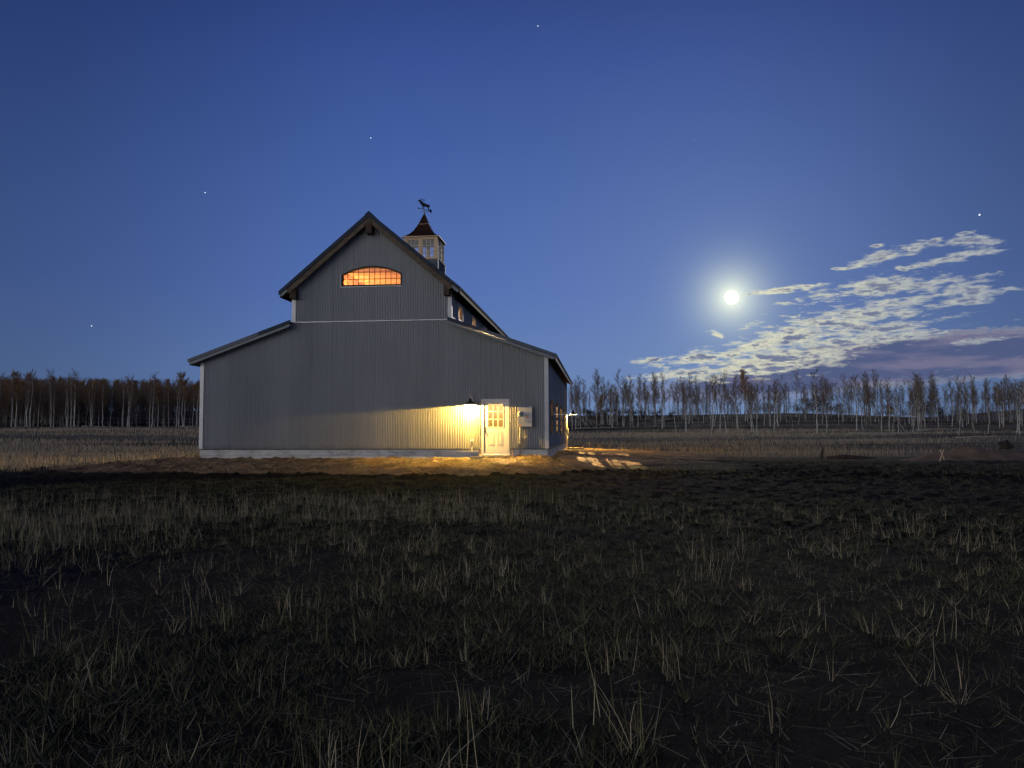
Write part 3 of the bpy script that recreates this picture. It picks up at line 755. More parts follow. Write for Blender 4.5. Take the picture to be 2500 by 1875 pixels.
for k in range(4):
    p = cplace(k)
    for (u0, u1) in ((-CH+.13, -.06), (.06, CH-.13)):
        place = lambda u, w, z, p=p: p(u, w-.02, z)
        def bx(m, ua, ub, wa, wb, za, zb_):
            q = [place(u, w, z) for z in (za, zb_) for (u, w) in ((ua, wa), (ub, wa), (ub, wb), (ua, wb))]
            m.add(q, [(3,2,1,0),(4,5,6,7),(0,1,5,4),(1,2,6,5),(2,3,7,6),(3,0,4,7)])
        m = MB(); z0, z1, s = 9.772, 10.798, .06
        bx(m, u0, u1, -.05, 0, z0, z0+s); bx(m, u0, u1, -.05, 0, z1-s, z1); bx(m, u0, u0+s, -.05, 0, z0+s, z1-s); bx(m, u1-s, u1, -.05, 0, z0+s, z1-s)
        w = m.build('cupola_window', M['pine'], cup)
        # muntins and pane share the sash
        m = MB()
        for i in (1, 2): u = u0+s+(u1-u0-2*s)*i/3; bx(m, u-.010, u+.010, -.035, -.01, z0+s, z1-s)
        for i in (1, 2): z = z0+s+(z1-z0-2*s)*i/3; bx(m, u0+s, u1-s, -.034, -.011, z-.010, z+.010)
        m.add([place(u0+s, -.03, z0+s), place(u1-s, -.03, z0+s), place(u1-s, -.03, z1-s), place(u0+s, -.03, z1-s)], [(0,1,2,3)])
        w2 = m.build('cupola_muntins', M['white'], cup)
        w2.data.materials.append(M['glass_blue']); w2.data.polygons[len(w2.data.polygons)-1].material_index = 1
prof = [(.965, 10.905), (.80, 10.99), (.62, 11.14), (.46, 11.34), (.32, 11.60), (.27, 11.71), (.18, 11.93), (.09, 12.16), (.03, 12.30)]
m = MB()
for (a, za), (b, zb_) in zip(prof, prof[1:]):
    for k in range(4):
        c, s = round(math.cos(k*math.pi/2)), round(math.sin(k*math.pi/2))
        rot = lambda x, y: (x*c-y*s, x*s+y*c)
        q = [rot(-a, -a)+(za,), rot(a, -a)+(za,), rot(b, -b)+(zb_,), rot(-b, -b)+(zb_,)]
        m.add(q, [(0,1,2,3)])
m.build('cupola_roof', M['copper'], cup)
m = MB()
for k in range(4):
    c, s = round(math.cos(k*math.pi/2)), round(math.sin(k*math.pi/2))
    q = [(-.975, -.975), (.975, -.975), (.955, -.955), (-.955, -.955)]
    q = [(x*c-y*s, x*s+y*c) for x, y in q]
    m.add([(x, y, 10.865) for x, y in q] + [(x, y, 10.903) for x, y in q], [(3,2,1,0),(4,5,6,7),(0,1,5,4),(1,2,6,5),(2,3,7,6),(3,0,4,7)])
m.build('cupola_eave', M['copper_lit'], cup)
m = MB(); m.prism([(-.28, -.28), (.28, -.28), (.28, .28), (-.28, .28)], 2, 11.70, 11.715); m.build('roof_seam', M['copper_lit'], cup)
# weathervane
wv = bpy.data.objects.new('weathervane', None); COL.objects.link(wv); wv.parent = barn; wv.location = (XM, CY, 12.29); wv.rotation_euler = (0, 0, PSI+R(44))
MB().lathe([(0, 0), (.045, .01), (.065, .06), (.045, .11), (.012, .125), (.012, .62), (0, .62)], n=14).build('spindle', M['galv'], wv, True)
m = MB(); m.tube([(-.40, 0, .25), (.40, 0, .25)], .014, 8); m.prism([(-.45, .25), (-.36, .30), (-.36, .20)], 1, -.008, .008)
m.prism([(.31, .25), (.36, .33), (.50, .33), (.45, .25), (.50, .17), (.36, .17)], 1, -.008, .008); m.build('arrow', M['iron'], wv)
elk = [(-.30, .80), (-.33, .74), (-.27, .72), (-.24, .67), (-.19, .56), (-.15, .50), (-.12, .46), (-.12, .36), (-.10, .26), (-.07, .26), (-.08, .37), (-.06, .45), (.04, .47), (.13, .44), (.15, .36), (.13, .26), (.16, .26),
       (.19, .37), (.17, .46), (.21, .52), (.22, .60), (.17, .65), (.05, .66), (-.05, .69), (-.12, .74), (-.18, .81), (-.24, .84)]
elk = [(a*1.45+.04, (b-.25)*.78+.25) for a, b in elk]
m = MB().prism(elk, 1, -.014, .014); m.build('elk_figure', M['elk'], wv)
m = MB()
for s in (-1, 1):
    m.tube([(-.21, s*.01, .83), (-.15, s*.04, .88), (-.05, s*.06, .88), (.0, s*.06, .94)], .009, 6)
    m.tube([(-.13, s*.045, .885), (-.12, s*.045, .96)], .007, 5); m.tube([(-.06, s*.06, .88), (-.03, s*.06, .81)], .007, 5); m.tube([(-.19, s*.02, .85), (-.23, s*.03, .93)], .007, 5)
m.v = [(v[0]*1.45+.04, v[1], (v[2]-.25)*.78+.25) for v in m.v]
m.build('antlers', M['iron'], wv)
m = MB()
for k in range(4):
    a = k*math.pi/2 - R(44); c, s = math.cos(a), math.sin(a)
    m.tube([(0, 0, .14), (.21*c, .21*s, .14)], .007, 6)
m.build('compass_arms', M['iron'], wv)
def letter(ch, k):
    cu = bpy.data.curves.new('compass_letter', 'FONT'); cu.body = ch; cu.size = .11; cu.extrude = .006; cu.align_x = 'CENTER'; cu.align_y = 'CENTER'
    o = bpy.data.objects.new('compass_letter', cu); COL.objects.link(o)
    dg = bpy.context.evaluated_depsgraph_get(); me = bpy.data.meshes.new_from_object(o.evaluated_get(dg)); bpy.data.objects.remove(o)
    me.materials.append(M['galv'])
    q = bpy.data.objects.new('compass_letter', me); COL.objects.link(q); q.parent = wv
    a = k*math.pi/2 - R(44); q.location = (.24*math.cos(a), .24*math.sin(a), .14); q.rotation_euler = (math.pi/2, 0, -R(44))
for k, chh in enumerate('SENW'): letter(chh, k)

# inside: liner, boarded ceiling over the loft, joists, room by the door
m = MB(); zc0 = 7.92; hw = 1.86
m.box(XM-hw, XM+hw, .12, LN-.3, zc0, zc0+.03)
m.build('loft_ceiling', M['ceil'], barn)
m = MB()
for k in range(26): m.box(XM-hw, XM+hw, .55+k*.62, .62+k*.62, zc0-.14, zc0-.002)
m.build('ceiling_joist', M['joist'], barn)
m = MB()
for sx in (-1, 1):
    a = (XM+sx*hw, zc0); b = (XM+sx*(XR-XM-.06), HR-.36-SL*(XR-XM-.06)-.02)
    m.prism([a, b, (b[0], b[1]-.03), (a[0]-sx*.03, a[1]-.02)], 1, .12, LN-.3)
    m.box(min(XM+sx*(XR-XM-.10), XM+sx*(XR-XM-.06)), max(XM+sx*(XR-XM-.10), XM+sx*(XR-XM-.06)), .12, LN-.3, 6.22, 6.6)
m.build('loft_lining', M['ceil'], barn)

m = MB(); m.box(-4.1, -1.5, 2.9, 2.95, .02, 2.3)
for k in range(7): m.box(-3.98+k*.38, -3.94+k*.38, 2.81, 2.898, .02, 2.3)
for k in range(4): m.box(-2.1+.17*k, -2.04+.17*k, 2.55, 2.6, .02, 1.5+.15*(k % 3))
m.build('partition', M['inside'], barn)
def inner(loc, e, col=(1, .66, .30), r=.03, name='hanging_light'):
    l = bpy.data.lights.new(name, 'POINT'); l.energy = e; l.color = col; l.shadow_soft_size = r
    o = bpy.data.objects.new(name, l); COL.objects.link(o); o.parent = barn; o.location = loc
    MB().lathe([(0, .30), (.012, .30), (.012, .12), (.05, .11), (.11, .05), (.14, .04), (.0, .045)], (loc[0], loc[1], loc[2]), 16).build('pendant_shade', M['black'], barn)
inner((XM-2.3, 2.6, 6.75), 880, (1, .47, .12), .15)
inner((XM-2.3, 7.5, 6.75), 880, (1, .47, .12), .15)
inner((-3.3, 3.5, 4.3), 13000, r=.006)
inner((-2.2, 1.6, 2.6), 260, (1, .72, .32), .05)
inner((-10.8, 5.0, 4.4), 300)

# things around the barn
def slab(loc, w, dp, h, rz, label, seed):
    r = random.Random(seed); n = 26; pts = []
    for i in range(n):
        a = 2*math.pi*i/n; c, s = math.cos(a), math.sin(a)
        e = 6; q = (abs(c)**e+abs(s)**e)**(-1/e)
        pts.append((c*q*w/2*(1+r.uniform(-.03,.03)), s*q*dp/2*(1+r.uniform(-.08,.05))))
    m = MB().prism(pts, 2, 0, h)
    o = m.build('stone_slab', M['stone'], None, bevel=.012); o.location = loc; o.rotation_euler = (0, 0, rz); return tag(o, label, 'doorstep')
wx, wy = to_world(-2.2, -.36); slab((wx, wy, gzs(wx, wy)-.03), 1.5, .55, .09, -PSI, 'rough cut stone slab step under the lit white door', 3)
wx, wy = to_world(.55, 16.2); slab((wx, wy, gzs(wx, wy)-.04), .95, 1.3, .12, -PSI, 'stone slab step by the lamp at the far end of the side wall', 5)
wx, wy = to_world(-2.93, -.16)
vp = thing('vent_pipe', 'short pipe with a white cap standing before the wall left of the door', 'pipe', (wx, wy, gzs(wx, wy)-.05))
zt = .47-gzs(wx, wy)+.05
MB().tube([(0,0,0), (0,0,zt)], .024, 10).build('pipe', M['galv'], vp, True)
MB().lathe([(.03, zt-.03), (.034, zt+.03), (.05, zt+.06), (.056, zt+.15), (.0, zt+.16)], n=14).build('cap', M['white'], vp, True)

# ------------------------------------------------------------------ moon and stars
def ball(name, dirv, dist, r, m, label, cat, group=None):
    me = bpy.data.meshes.new(name); import bmesh
    b = bmesh.new(); bmesh.ops.create_icosphere(b, subdivisions=3 if r > 8 else 1, radius=r); b.to_mesh(me); b.free(); me.materials.append(m)
    o = bpy.data.objects.new(name, me); COL.objects.link(o); o.location = Vector((0, 0, ZC)) + dirv*dist
    return tag(o, label, cat, group)
ball('moon', MOON, 7000, 7000*15/F, M['moon'], 'bright full moon glowing over the right hand clouds', 'moon')
K = 2500/2212
for x, y, s, lb in ((1162,56,1.4,'star near the top edge, left of the moon'), (801,298,1.4,'star high above the barn roof peak'), (443,416,1.4,'star above the barn left wing'),
                    (198,704,1.4,'star low over the left aspen stand'), (2116,464,2.2,'brightest star, above the clouds at the right edge'), (766,178,.9,'faint star high above the gable peak'),
                    (1501,303,.9,'faint star high above the moon'), (604,592,.9,'faint star beside the left upper eave'), (1597,663,1.1,'tiny star just below the moon'),
                    (1029,452,.9,'faint star right of the weathervane')):
    a = azel(x*K, y*K)
    ball('star', direction(*a), 7500, 7500*s*.85/F, M['star'] if s > 1 else M['star_dim'], 'small white ' + lb, 'star', 'stars in the dusk sky')

# ------------------------------------------------------------------ trees
M['bark'] = mat('aspen bark', (.56,.54,.48), .85, 0, (.14,.12,.10), 3.2, (1,1,.5), lo=.50, hi=.66)
M['bark_dark'] = mat('dim aspen bark', (.36,.33,.28), .9, 0, (.15,.13,.105), 2.5, (1,1,.5), lo=.42, hi=.62)
M['twig'] = mat('aspen twigs', (.20,.148,.105), .9)
M['leaf_amber'] = mat('withered amber leaves', (.46,.26,.11), .9, 0, (.27,.155,.075), .8)
M['leaf_brown'] = mat('brown oak brush', (.095,.055,.03), .9, 0, (.05,.036,.022), .9)
M['juniper'] = mat('dark juniper', (.035,.038,.024), .9, 0, (.055,.04,.025), .9)
M['log'] = mat('bleached log', (.42,.39,.34), .85, 0, (.25,.22,.19), 2)
class TB:
    """tree mesh parts gathered as quads: prisms with 4 sides for limbs, quads for leaves"""
    def __init__(s): s.v = []; s.q = []
    def limb(s, p, q, r0, r1, n=4):
        p = np.array(p, float); q = np.array(q, float); t = q-p; L = np.linalg.norm(t); t /= max(L, 1e-6)
        a = np.cross(t, [0, 0, 1.] if abs(t[2]) < .9 else [1., 0, 0]); a /= np.linalg.norm(a); b = np.cross(t, a)
        k = len(s.v)
        for c, r in ((p, r0), (q, r1)):
            for j in range(n): w = 2*math.pi*j/n; s.v.append(c + (a*math.cos(w)+b*math.sin(w))*r)
        for j in range(n): s.q.append((k+j, k+(j+1) % n, k+n+(j+1) % n, k+n+j))
    def leaf(s, c, r, rnd):
        a = rnd.normal(size=3); a /= np.linalg.norm(a); b = np.cross(a, rnd.normal(size=3)); b /= np.linalg.norm(b)
        k = len(s.v); c = np.array(c)
        for u, v in ((-1,-.6), (1,-.6), (1,.6), (-1,.6)): s.v.append(c + a*u*r + b*v*r)
        s.q.append((k, k+1, k+2, k+3))
    def build(s, name, m, parent=None):
        o = np_mesh(name, np.array(s.v), np.array(s.q), m, False, parent); return o
def aspen(seed, H=8.5, kind='bare', lean=0, fork=False, wide=1.):
    r = np.random.default_rng(seed)
    T_, B = TB(), TB(); L = TB()
    n = 9; pts = []
    x = y = 0.; dx = lean
    for i in range(n+1):
        t = i/n; pts.append((x, y, H*t*.97)); x += r.normal(0, .07)+dx*H/n; y += r.normal(0, .07)
    r0 = H*.0090*r.uniform(.75, 1.3)
    rad = [r0*(1-.86*(i/n))+.008 for i in range(n+1)]
    for i in range(n): T_.limb(pts[i], pts[i+1], rad[i], rad[i+1], 6)
    def at(t): i = min(int(t*n), n-1); f = t*n-i; return np.array(pts[i])*(1-f)+np.array(pts[i+1])*f
    if fork:
        f0 = at(.45); q = f0+np.array([.7, .2, H*.2]); q2 = q+np.array([.25, .1, H*.3]); T_.limb(f0, q, r0*.55, r0*.4, 5); T_.limb(q, q2, r0*.4, .01, 5)
    if kind == 'snag':
        for k in range(5):
            p = at(r.uniform(.5, .97)); a = r.uniform(0, 6.28); T_.limb(p, p+np.array([math.cos(a)*.5, math.sin(a)*.5, .25]), .02, .006, 3)
        return T_, B, L
    nb = 30 if kind != 'sparse' else 18
    if kind == 'low': nb = 34
    for k in range(nb):
        t = .40+.59*((k+r.random())/nb)**.85
        if kind == 'low': t = .12+.87*((k+r.random())/nb)**.85
        p = at(t); a = r.uniform(0, 6.28); ln = H*wide*(.27*(1-t)+.075)*r.uniform(.65, 1.3); up = r.uniform(.7, 1.7)
        d_ = np.array([math.cos(a), math.sin(a), up]); d_ /= np.linalg.norm(d_)
        m1 = p+d_*ln*.5; d2 = d_+np.array([0, 0, .35])+r.normal(0, .12, 3); d2 /= np.linalg.norm(d2); e = m1+d2*ln*.6
        rb = .016+.02*(1-t)*H/8; B.limb(p, m1, rb, rb*.65, 4); B.limb(m1, e, rb*.65, .005, 3)
        for j in range(11):
            f = r.uniform(.2, 1); q = (p*(1-f*2)+m1*f*2) if f < .5 else (m1*(2-2*f)+e*(2*f-1))
            v = d2*.6+r.normal(0, .55, 3); v[2] = abs(v[2])+.15; v /= np.linalg.norm(v); ll = ln*r.uniform(.18, .42)
            B.limb(q, q+v*ll, .012, .005, 3)
            for _ in range(2):
                v2 = v+r.normal(0, .5, 3); v2 /= np.linalg.norm(v2); qq = q+v*ll*r.uniform(.3, .9); B.limb(qq, qq+v2*ll*.6, .007, .004, 3)
            if kind == 'leafy':
                for _ in range(7): L.leaf(q+v*ll*r.uniform(.2, 1.3)+r.normal(0, .10, 3), r.uniform(.035, .075), r)
    return T_, B, L
def make_tree(parts, name, label, group, bark, leafm=None):
    T_, B, L = parts
    o = thing(name, label, 'tree', group=group)
    T_.build('trunk', bark, o)
    if len(B.q): B.build('branches', M['twig'], o)
    if len(L.q): L.build('foliage', leafm or M['leaf_amber'], o)
    return o
def dup(root, loc, rz, s, label=None, group=None):
    q = root.copy(); COL.objects.link(q); q.location = loc; q.rotation_euler = (0, 0, rz); q.scale = (s, s, s)
    if label: q['label'] = label
    if group: q['group'] = group
    for c in list(root.children):
        k = c.copy(); COL.objects.link(k); k.parent = q
    return q
G_L, G_R = 'aspens of the dense stand left of the barn', 'bare aspens on the rise right of the barn'
kinds = [('bare', 8.5, 0, False, 'straight bare aspen'), ('bare', 9, .015, False, 'slightly leaning bare aspen'), ('bare', 8, 0, True, 'bare aspen with a forked trunk'), ('sparse', 8.5, -.01, False, 'thin bare aspen with few twigs'),
         ('leafy', 8.8, 0, False, 'aspen carrying amber leaves'), ('snag', 5.2, .03, False, 'dead broken aspen snag without a crown'), ('bare', 9.3, -.02, False, 'tall bare aspen with fanned twigs')]
protoR = []; protoL = []
protoW = [(aspen(300+i, 8.4, 'low' if i < 5 else 'leafy', 0, False), '') for i in range(6)]
for i, (kd, H, le, fk, lb) in enumerate(kinds):
    protoR.append((aspen(100+i, H, kd, le, fk, .78), lb)); protoL.append((aspen(200+i, H, kd, le, fk), lb))
def proto_obj(pl, i, place, group, bark, used={}):
    key = (group, i)
    if key not in used:
        used[key] = make_tree(pl[i][0], 'aspen_tree', pl[i][1] + place, group, bark); return used[key], True
    return used[key], False
def plant(pl, i, px, dist, s, place, group, bark, label=None):
    x, y = at_dist(px, dist); z = gzs(x, y)-.08
    o, fresh = proto_obj(pl, i, place, group, bark)
    rz = random.uniform(0, 6.28)
    if fresh: o.location = (x, y, z); o.rotation_euler = (0, 0, rz); o.scale = (s, s, s)
    else: o = dup(o, (x, y, z), rz, s)
    o['label'] = label or (pl[i][1] + place)
    return o
rr = random.Random(5)
# left stand: front rank then deeper ones
LP = ' in the dense stand left of the barn'
used_px = []
for k in range(132):
    px = rr.uniform(-60, 545)
    dist = 132 + 75*rr.random()**1.1
    i = rr.choices(range(7), (6, 5, 3, 3, 3, 1, 5))[0]
    s = rr.uniform(.68, 1.0)
    plant(protoL, i, px, dist, s, LP, G_L, M['bark'])
# right stand
RP = ' on the rise right of the barn'
for k in range(166):
    px = rr.uniform(1385, 2560)
    dist = 96 + 115*rr.random()**.8
    t = (px-1400)/1100
    if dist < 130 and px < 1650: dist += 30
    i = rr.choices(range(7), (6, 5, 3, 4, .25, 2, 5))[0]
    s = rr.uniform(.64, 1.10)*(1.02-.20*max(0, t-.3)) * (1.08 if dist > 160 else .92)
    plant(protoR, i, px, dist, s, RP, G_R, M['bark'])
for px, dist, i, s, lb in ((2190, 104, 5, .95, 'upright white snag of the pair meeting at the top, right rise'), (2176, 106, 5, .85, 'short white snag left of the leaning trunk, right stand'),
                           (1467, 150, 4, .62, 'small aspen with rusty leaves nearest the barn on the right')):
    plant(protoR, i, px, dist, s, RP, G_R, M['bark'], lb)
# woods behind, too many to tell apart
def wood(name, label, pl, n, px0, px1, d0, d1, seed, picks, s0=.8, s1=1.1):
    r = random.Random(seed); Vs = []; Qs = []; mi = []; k = 0
    for _ in range(n):
        px = r.uniform(px0, px1); dist = r.uniform(d0, d1); x, y = at_dist(px, dist); z = gzs(x, y); s = r.uniform(s0, s1); a = r.uniform(0, 6.28)
        c, sn = math.cos(a)*s, math.sin(a)*s
        parts = pl[r.choice(picks)][0]
        for j, tb in enumerate(parts):
            if not len(tb.q): continue
            V = np.array(tb.v); Q = np.array(tb.q)
            if j == 1: keep = np.arange(len(Q)) % 3 != 1; Q = Q[keep] if False else Q
            W_ = np.stack([V[:, 0]*c-V[:, 1]*sn+x, V[:, 0]*sn+V[:, 1]*c+y, V[:, 2]*s+z], -1)
            Vs.append(W_); Qs.append(Q+k); mi.append(np.full(len(Q), j, np.int32)); k += len(V)
    o = np_mesh(name, np.vstack(Vs), np.vstack(Qs), M['bark_dark'])
    o.data.materials.append(M['twig']); o.data.materials.append(M['leaf_amber'])
    o.data.polygons.foreach_set('material_index', np.concatenate(mi))
    return tag(o, label, 'woods', kind='stuff')
wood('woodland', 'deeper grey brown woods closing the view behind the left aspens', protoW, 800, -140, 600, 150, 240, 3, [0, 1, 2, 3, 4, 0, 1, 2, 3, 4, 5, 5], .66, .98)
wood('woodland', 'scattered far aspens behind the trees of the right hand rise', protoR, 270, 1385, 2600, 135, 235, 4, [0, 1, 3, 3, 6, 2, 3, 5], .6, 1.08)
wood('undergrowth', 'low tangled brush and saplings along the crest of the right rise', protoW, 260, 1385, 2620, 160, 228, 6, [0, 1, 2, 3, 4], .15, .42)
wood('undergrowth', 'broken twigs and stubs strewn over the slope below the right aspens', protoW, 170, 1385, 2560, 92, 165, 8, [0, 1, 2, 3], .05, .15)

# brush: low leafy shrubs and junipers
def shrub(seed, w, h, m, leaves=900):
    r = np.random.default_rng(seed); B, L = TB(), TB()
    for k in range(14):
        a = r.uniform(0, 6.28); e = np.array([math.cos(a)*w*.4*r.random(), math.sin(a)*w*.4*r.random(), h*r.uniform(.5, .9)]); B.limb((0, 0, 0), e, .03, .01, 4)
    cl = [(r.normal(0, w*.22), r.normal(0, w*.22), h*(.25+.6*r.random())) for _ in range(13)]
    for k in range(leaves):
        c = cl[r.integers(len(cl))]; L.leaf(np.array(c)+r.normal(0, 1, 3)*np.array([w*.11, w*.11, h*.10]), r.uniform(.05, .10), r)
    L.v = [np.array([p[0], p[1], max(p[2], .03)]) for p in L.v]
    return B, L
def make_shrub(B, L, m, label, name='brush_shrub', cat='bush', group=None):
    o = thing(name, label, cat, group=group); B.build('stems', M['twig'], o); L.build('foliage', m, o); return o
sh = make_shrub(*shrub(1, 4.2, 3.0, None), M['leaf_brown'], 'x', group='brown brush at the foot of the right rise')
spots = [(1432, 158, 1.05), (1455, 152, .9), (1480, 160, 1.1), (1512, 162, 1.0), (1540, 160, .9), (1562, 165, .8), (1600, 168, .7), (1640, 170, .6)]
for i, (px, dist, s) in enumerate(spots):
    x, y = at_dist(px, dist); loc = (x, y, gzs(x, y)-.05); lb = ['brown leafy shrub closest to the barn on the right rise', 'round brown shrub behind the tangle of dead poles', 'brown shrub above the leaning bleached poles', 'brown shrub right of the amber leaved aspen',
         'brown shrub between two bare aspens, fifth from the barn', 'low brown shrub, sixth from the barn', 'small brown shrub near the end of the brush row', 'smallest brown shrub at the right end of the brush row'][i]
    if i == 0: sh.location = loc; sh.scale = (s,)*3; sh['label'] = lb
    else: dup(sh, loc, i*1.3, s, lb)
jn = make_shrub(*shrub(2, 5.5, 3.6, None, 1400), M['juniper'], 'x', 'juniper_bush', 'bush', 'dark bushes along the right skyline')
for i, (px, dist, s) in enumerate([(1880, 214, .8), (1962, 216, 1.15), (2010, 214, 1.25), (2052, 220, .9), (2165, 216, .85), (2232, 214, 1.15), (2270, 216, 1.2), (2300, 220, .9), (2350, 222, .6)]):
    x, y = at_dist(px, dist); loc = (x, y, gzs(x, y)-.05)
    lb = 'dark round bush on the right skyline, ' + ['leftmost of the row', 'second from the left', 'the big one below the cloud bank', 'fourth from the left', 'alone between two clumps of aspens', 'left one of the widest clump', 'middle one of the widest clump', 'right one of the widest clump', 'smallest, furthest right'][i]
    if i == 0: jn.location = loc; jn.scale = (s,)*3; jn['label'] = lb
    else: dup(jn, loc, i*1.7, s, lb)

# fallen and leaning poles
def log(p0, p1, r, label, name='fallen_log', lift=0):
    m = MB(); p0 = Vector(p0); p1 = Vector(p1); q = random.Random(int(p0.x*100)); pts = []
    for i in range(6):
        t = i/5; v = p0.lerp(p1, t); v += Vector((q.uniform(-.05,.05), q.uniform(-.05,.05), q.uniform(-.03,.03))); pts.append(v)
    m.tube(pts, [r*(1-.5*i/5) for i in range(6)], 7)
    for k in (2, 3, 4):
        v = pts[k]; m.tube([v, v+Vector((q.uniform(-.4,.4), q.uniform(-.4,.4), q.uniform(.2,.6)))], [r*.3, r*.12], 4)
    o = m.build(name, M['log'], None, True); return tag(o, label, 'log', 'bleached fallen aspen trunks')
def G3(px, dist, dz=0): x, y = at_dist(px, dist); return (x, y, gzs(x, y)+dz)
for (a, da, za, b, db, zb_, r, lb) in (
    (1450, 140, .1, 1412, 139, 3.6, .10, 'long bleached pole leaning steeply on the brush right of the barn'), (1438, 139, .1, 1405, 141, 2.2, .07, 'shorter pole leaning left beside the steep one'),
    (1430, 138, .1, 1418, 140, 2.4, .06, 'thin dead pole propped in the brush nearest the barn'), (1495, 140, .1, 1478, 141, 2.0, .07, 'lone thin pole leaning right of the brush tangle'),
    (1402, 136, .12, 1525, 137, .12, .10, 'long log lying flat below the brush tangle'), (1470, 139, .1, 1440, 140, 1.4, .05, 'low slanted pole at the foot of the tangle'),
    (1868, 112, .12, 1935, 113, .14, .13, 'pale log lying by the front aspens, upper of the heap'), (1872, 110, .12, 1925, 109, .1, .11, 'pale log lying by the front aspens, lower of the heap'),
    (1590, 158, .1, 1640, 157, .5, .1, 'log in the dark brush pile left of middle'), (2175, 103, 2.9, 2208, 104, .1, .10, 'white trunk leaning against its upright neighbour'),
    (2070, 104, .12, 2250, 101, .12, .11, 'long pale log lying right of the leaning trunk pair'), (2120, 99, .1, 2185, 98, .1, .08, 'thin log before the leaning trunk pair'),
    (2235, 116, .12, 2352, 120, .35, .10, 'pale log lying across the slope above the dirt heap'), (2230, 128, .12, 2310, 128, .2, .09, 'log further up the slope at the far right'),
    (2330, 90, .1, 2450, 92, .12, .08, 'thin log just above the dirt heap'), (30, 128, .1, 62, 128, .3, .10, 'pale log at the edge of the left stand'), (440, 130, .1, 487, 130, .12, .09, 'low log beside the barn at the left stand'), (200, 131, .1, 290, 132, .1, .08, 'thin log lying below the middle of the left stand'),
    (1700, 112, .12, 1742, 112, .12, .07, 'thin log on the slope below the middle aspens')):
    log(G3(a, da, za), G3(b, db, zb_), r, lb)

# dirt heap, boulder, crossed stakes, stump
def heap():
    n = 46; V = []; Q = []
    cx, cy = at_dist(2385, 40.5)
    xs = np.linspace(-4.2, 5.2, n); ys = np.linspace(-2.4, 2.4, n)
    Xx, Yy = np.meshgrid(xs, ys)
    h = .62*np.exp(-((Xx+.5)/1.15)**2-(Yy/.95)**2) + .42*np.exp(-((Xx-1.4)/1.4)**2-(Yy/1.0)**2) + .22*np.exp(-((Xx+2.2)/1.0)**2-(Yy/.9)**2) + .34*np.exp(-((Xx-3.4)/1.1)**2-((Yy+.2)/.9)**2)
    h = h + (fbm(Xx*2.5, Yy*2.5, 77, 4)-.5)*.22*np.clip(h*3, 0, 1)
    z = gz(Xx+cx, Yy+cy) + h - .05
    V = np.stack([Xx+cx, Yy+cy, z], -1).reshape(-1, 3)
    i, j = np.meshgrid(np.arange(n-1), np.arange(n-1), indexing='ij'); Q = np.stack([i*n+j, i*n+j+1, (i+1)*n+j+1, (i+1)*n+j], -1).reshape(-1, 4)
    o = np_mesh('dirt_heap', V, Q, mat('red brown heap soil', (.28,.20,.135), .95, 0, (.18,.13,.09), 1.5, bump=.6, bscale=10), True)
    tag(o, 'heap of red brown dirt at the right edge of the field', 'dirt heap')
heap()
import bmesh
def rock(loc, s, label):
    b = bmesh.new(); bmesh.ops.create_icosphere(b, subdivisions=3, radius=1)
    for v in b.verts:
        p = v.co; k = 1+.25*math.sin(p.x*3+1)*math.cos(p.y*4)+.18*math.sin(p.z*5+p.x*2); v.co = Vector((p.x*s[0], p.y*s[1], max(p.z, -.4)*s[2]))*k
    me = bpy.data.meshes.new('boulder'); b.to_mesh(me); b.free(); me.materials.append(mat('dark rock', (.03,.028,.026), .9, 0, (.05,.046,.04), 5, bump=.5))
    o = bpy.data.objects.new('boulder', me); COL.objects.link(o); o.location = loc; return tag(o, label, 'rock')
x, y = at_dist(2452, 42.5); rock((x, y, gzs(x, y)+.62), (.27, .25, .28), 'dark rounded boulder on the dirt heap at the right edge')
x, y = at_dist(2295, 38.5); z = gzs(x, y)
st = thing('crossed_stakes', 'pale wooden stakes crossed like an X before the dirt heap', 'stakes', (x, y, z))
MB().tube([(-.13, 0, -.04), (.10, .03, .50)], .022, 6).build('stake', M['pine'], st); MB().tube([(.16, .05, -.04), (-.08, 0, .50)], .022, 6).build('stake', M['pine'], st)
x, y = at_dist(2003, 41); z = gzs(x, y)
sp = tag(MB().tube([(-.02, 0, -.1), (0, 0, .25), (.05, 0, .42), (.03, .02, .62)], [.10, .07, .05, .02], 8).build('stump', M['dark_wood'], None, True), 'dark jagged stump in the pale grass of the right field', 'stump'); sp.location = (x, y, z)
lg = MB().tube([(.1, 0, .02), (.9, .1, .10), (1.9, .2, .06), (2.6, .2, .0)], [.09, .10, .08, .04], 8).build('fallen_log', M['dark_wood'], None, True)
tag(lg, 'dark charred log lying right of the jagged stump', 'log'); lg.location = (x+.1, y-.1, z-.01)

# ------------------------------------------------------------------ grasses
def grass_mat(name, cols):
    m = bpy.data.materials.new(name); m.use_nodes = True; T = NT(m.node_tree); b = T.n['Principled BSDF']
    g = T.n.new('ShaderNodeNewGeometry'); T.l.new(T.ramp(g.outputs['Random Per Island'], [(i/(len(cols)-1), c) for i, c in enumerate(cols)]), b.inputs['Base Color'])
    b.inputs['Roughness'].default_value = .75; b.inputs['Specular IOR Level'].default_value = .2
    return m
GM_DRY = grass_mat('straw', [(.46,.39,.25), (.64,.54,.36), (.28,.23,.14), (.21,.21,.09), (.13,.12,.055)])
GM_PALE = grass_mat('pale meadow straw', [(.50,.41,.27), (.62,.52,.36), (.36,.29,.18)])
GM_GREEN = grass_mat('autumn green grass', [(.05,.065,.026), (.12,.13,.055), (.30,.26,.15), (.035,.045,.02), (.16,.155,.075), (.09,.10,.04)])
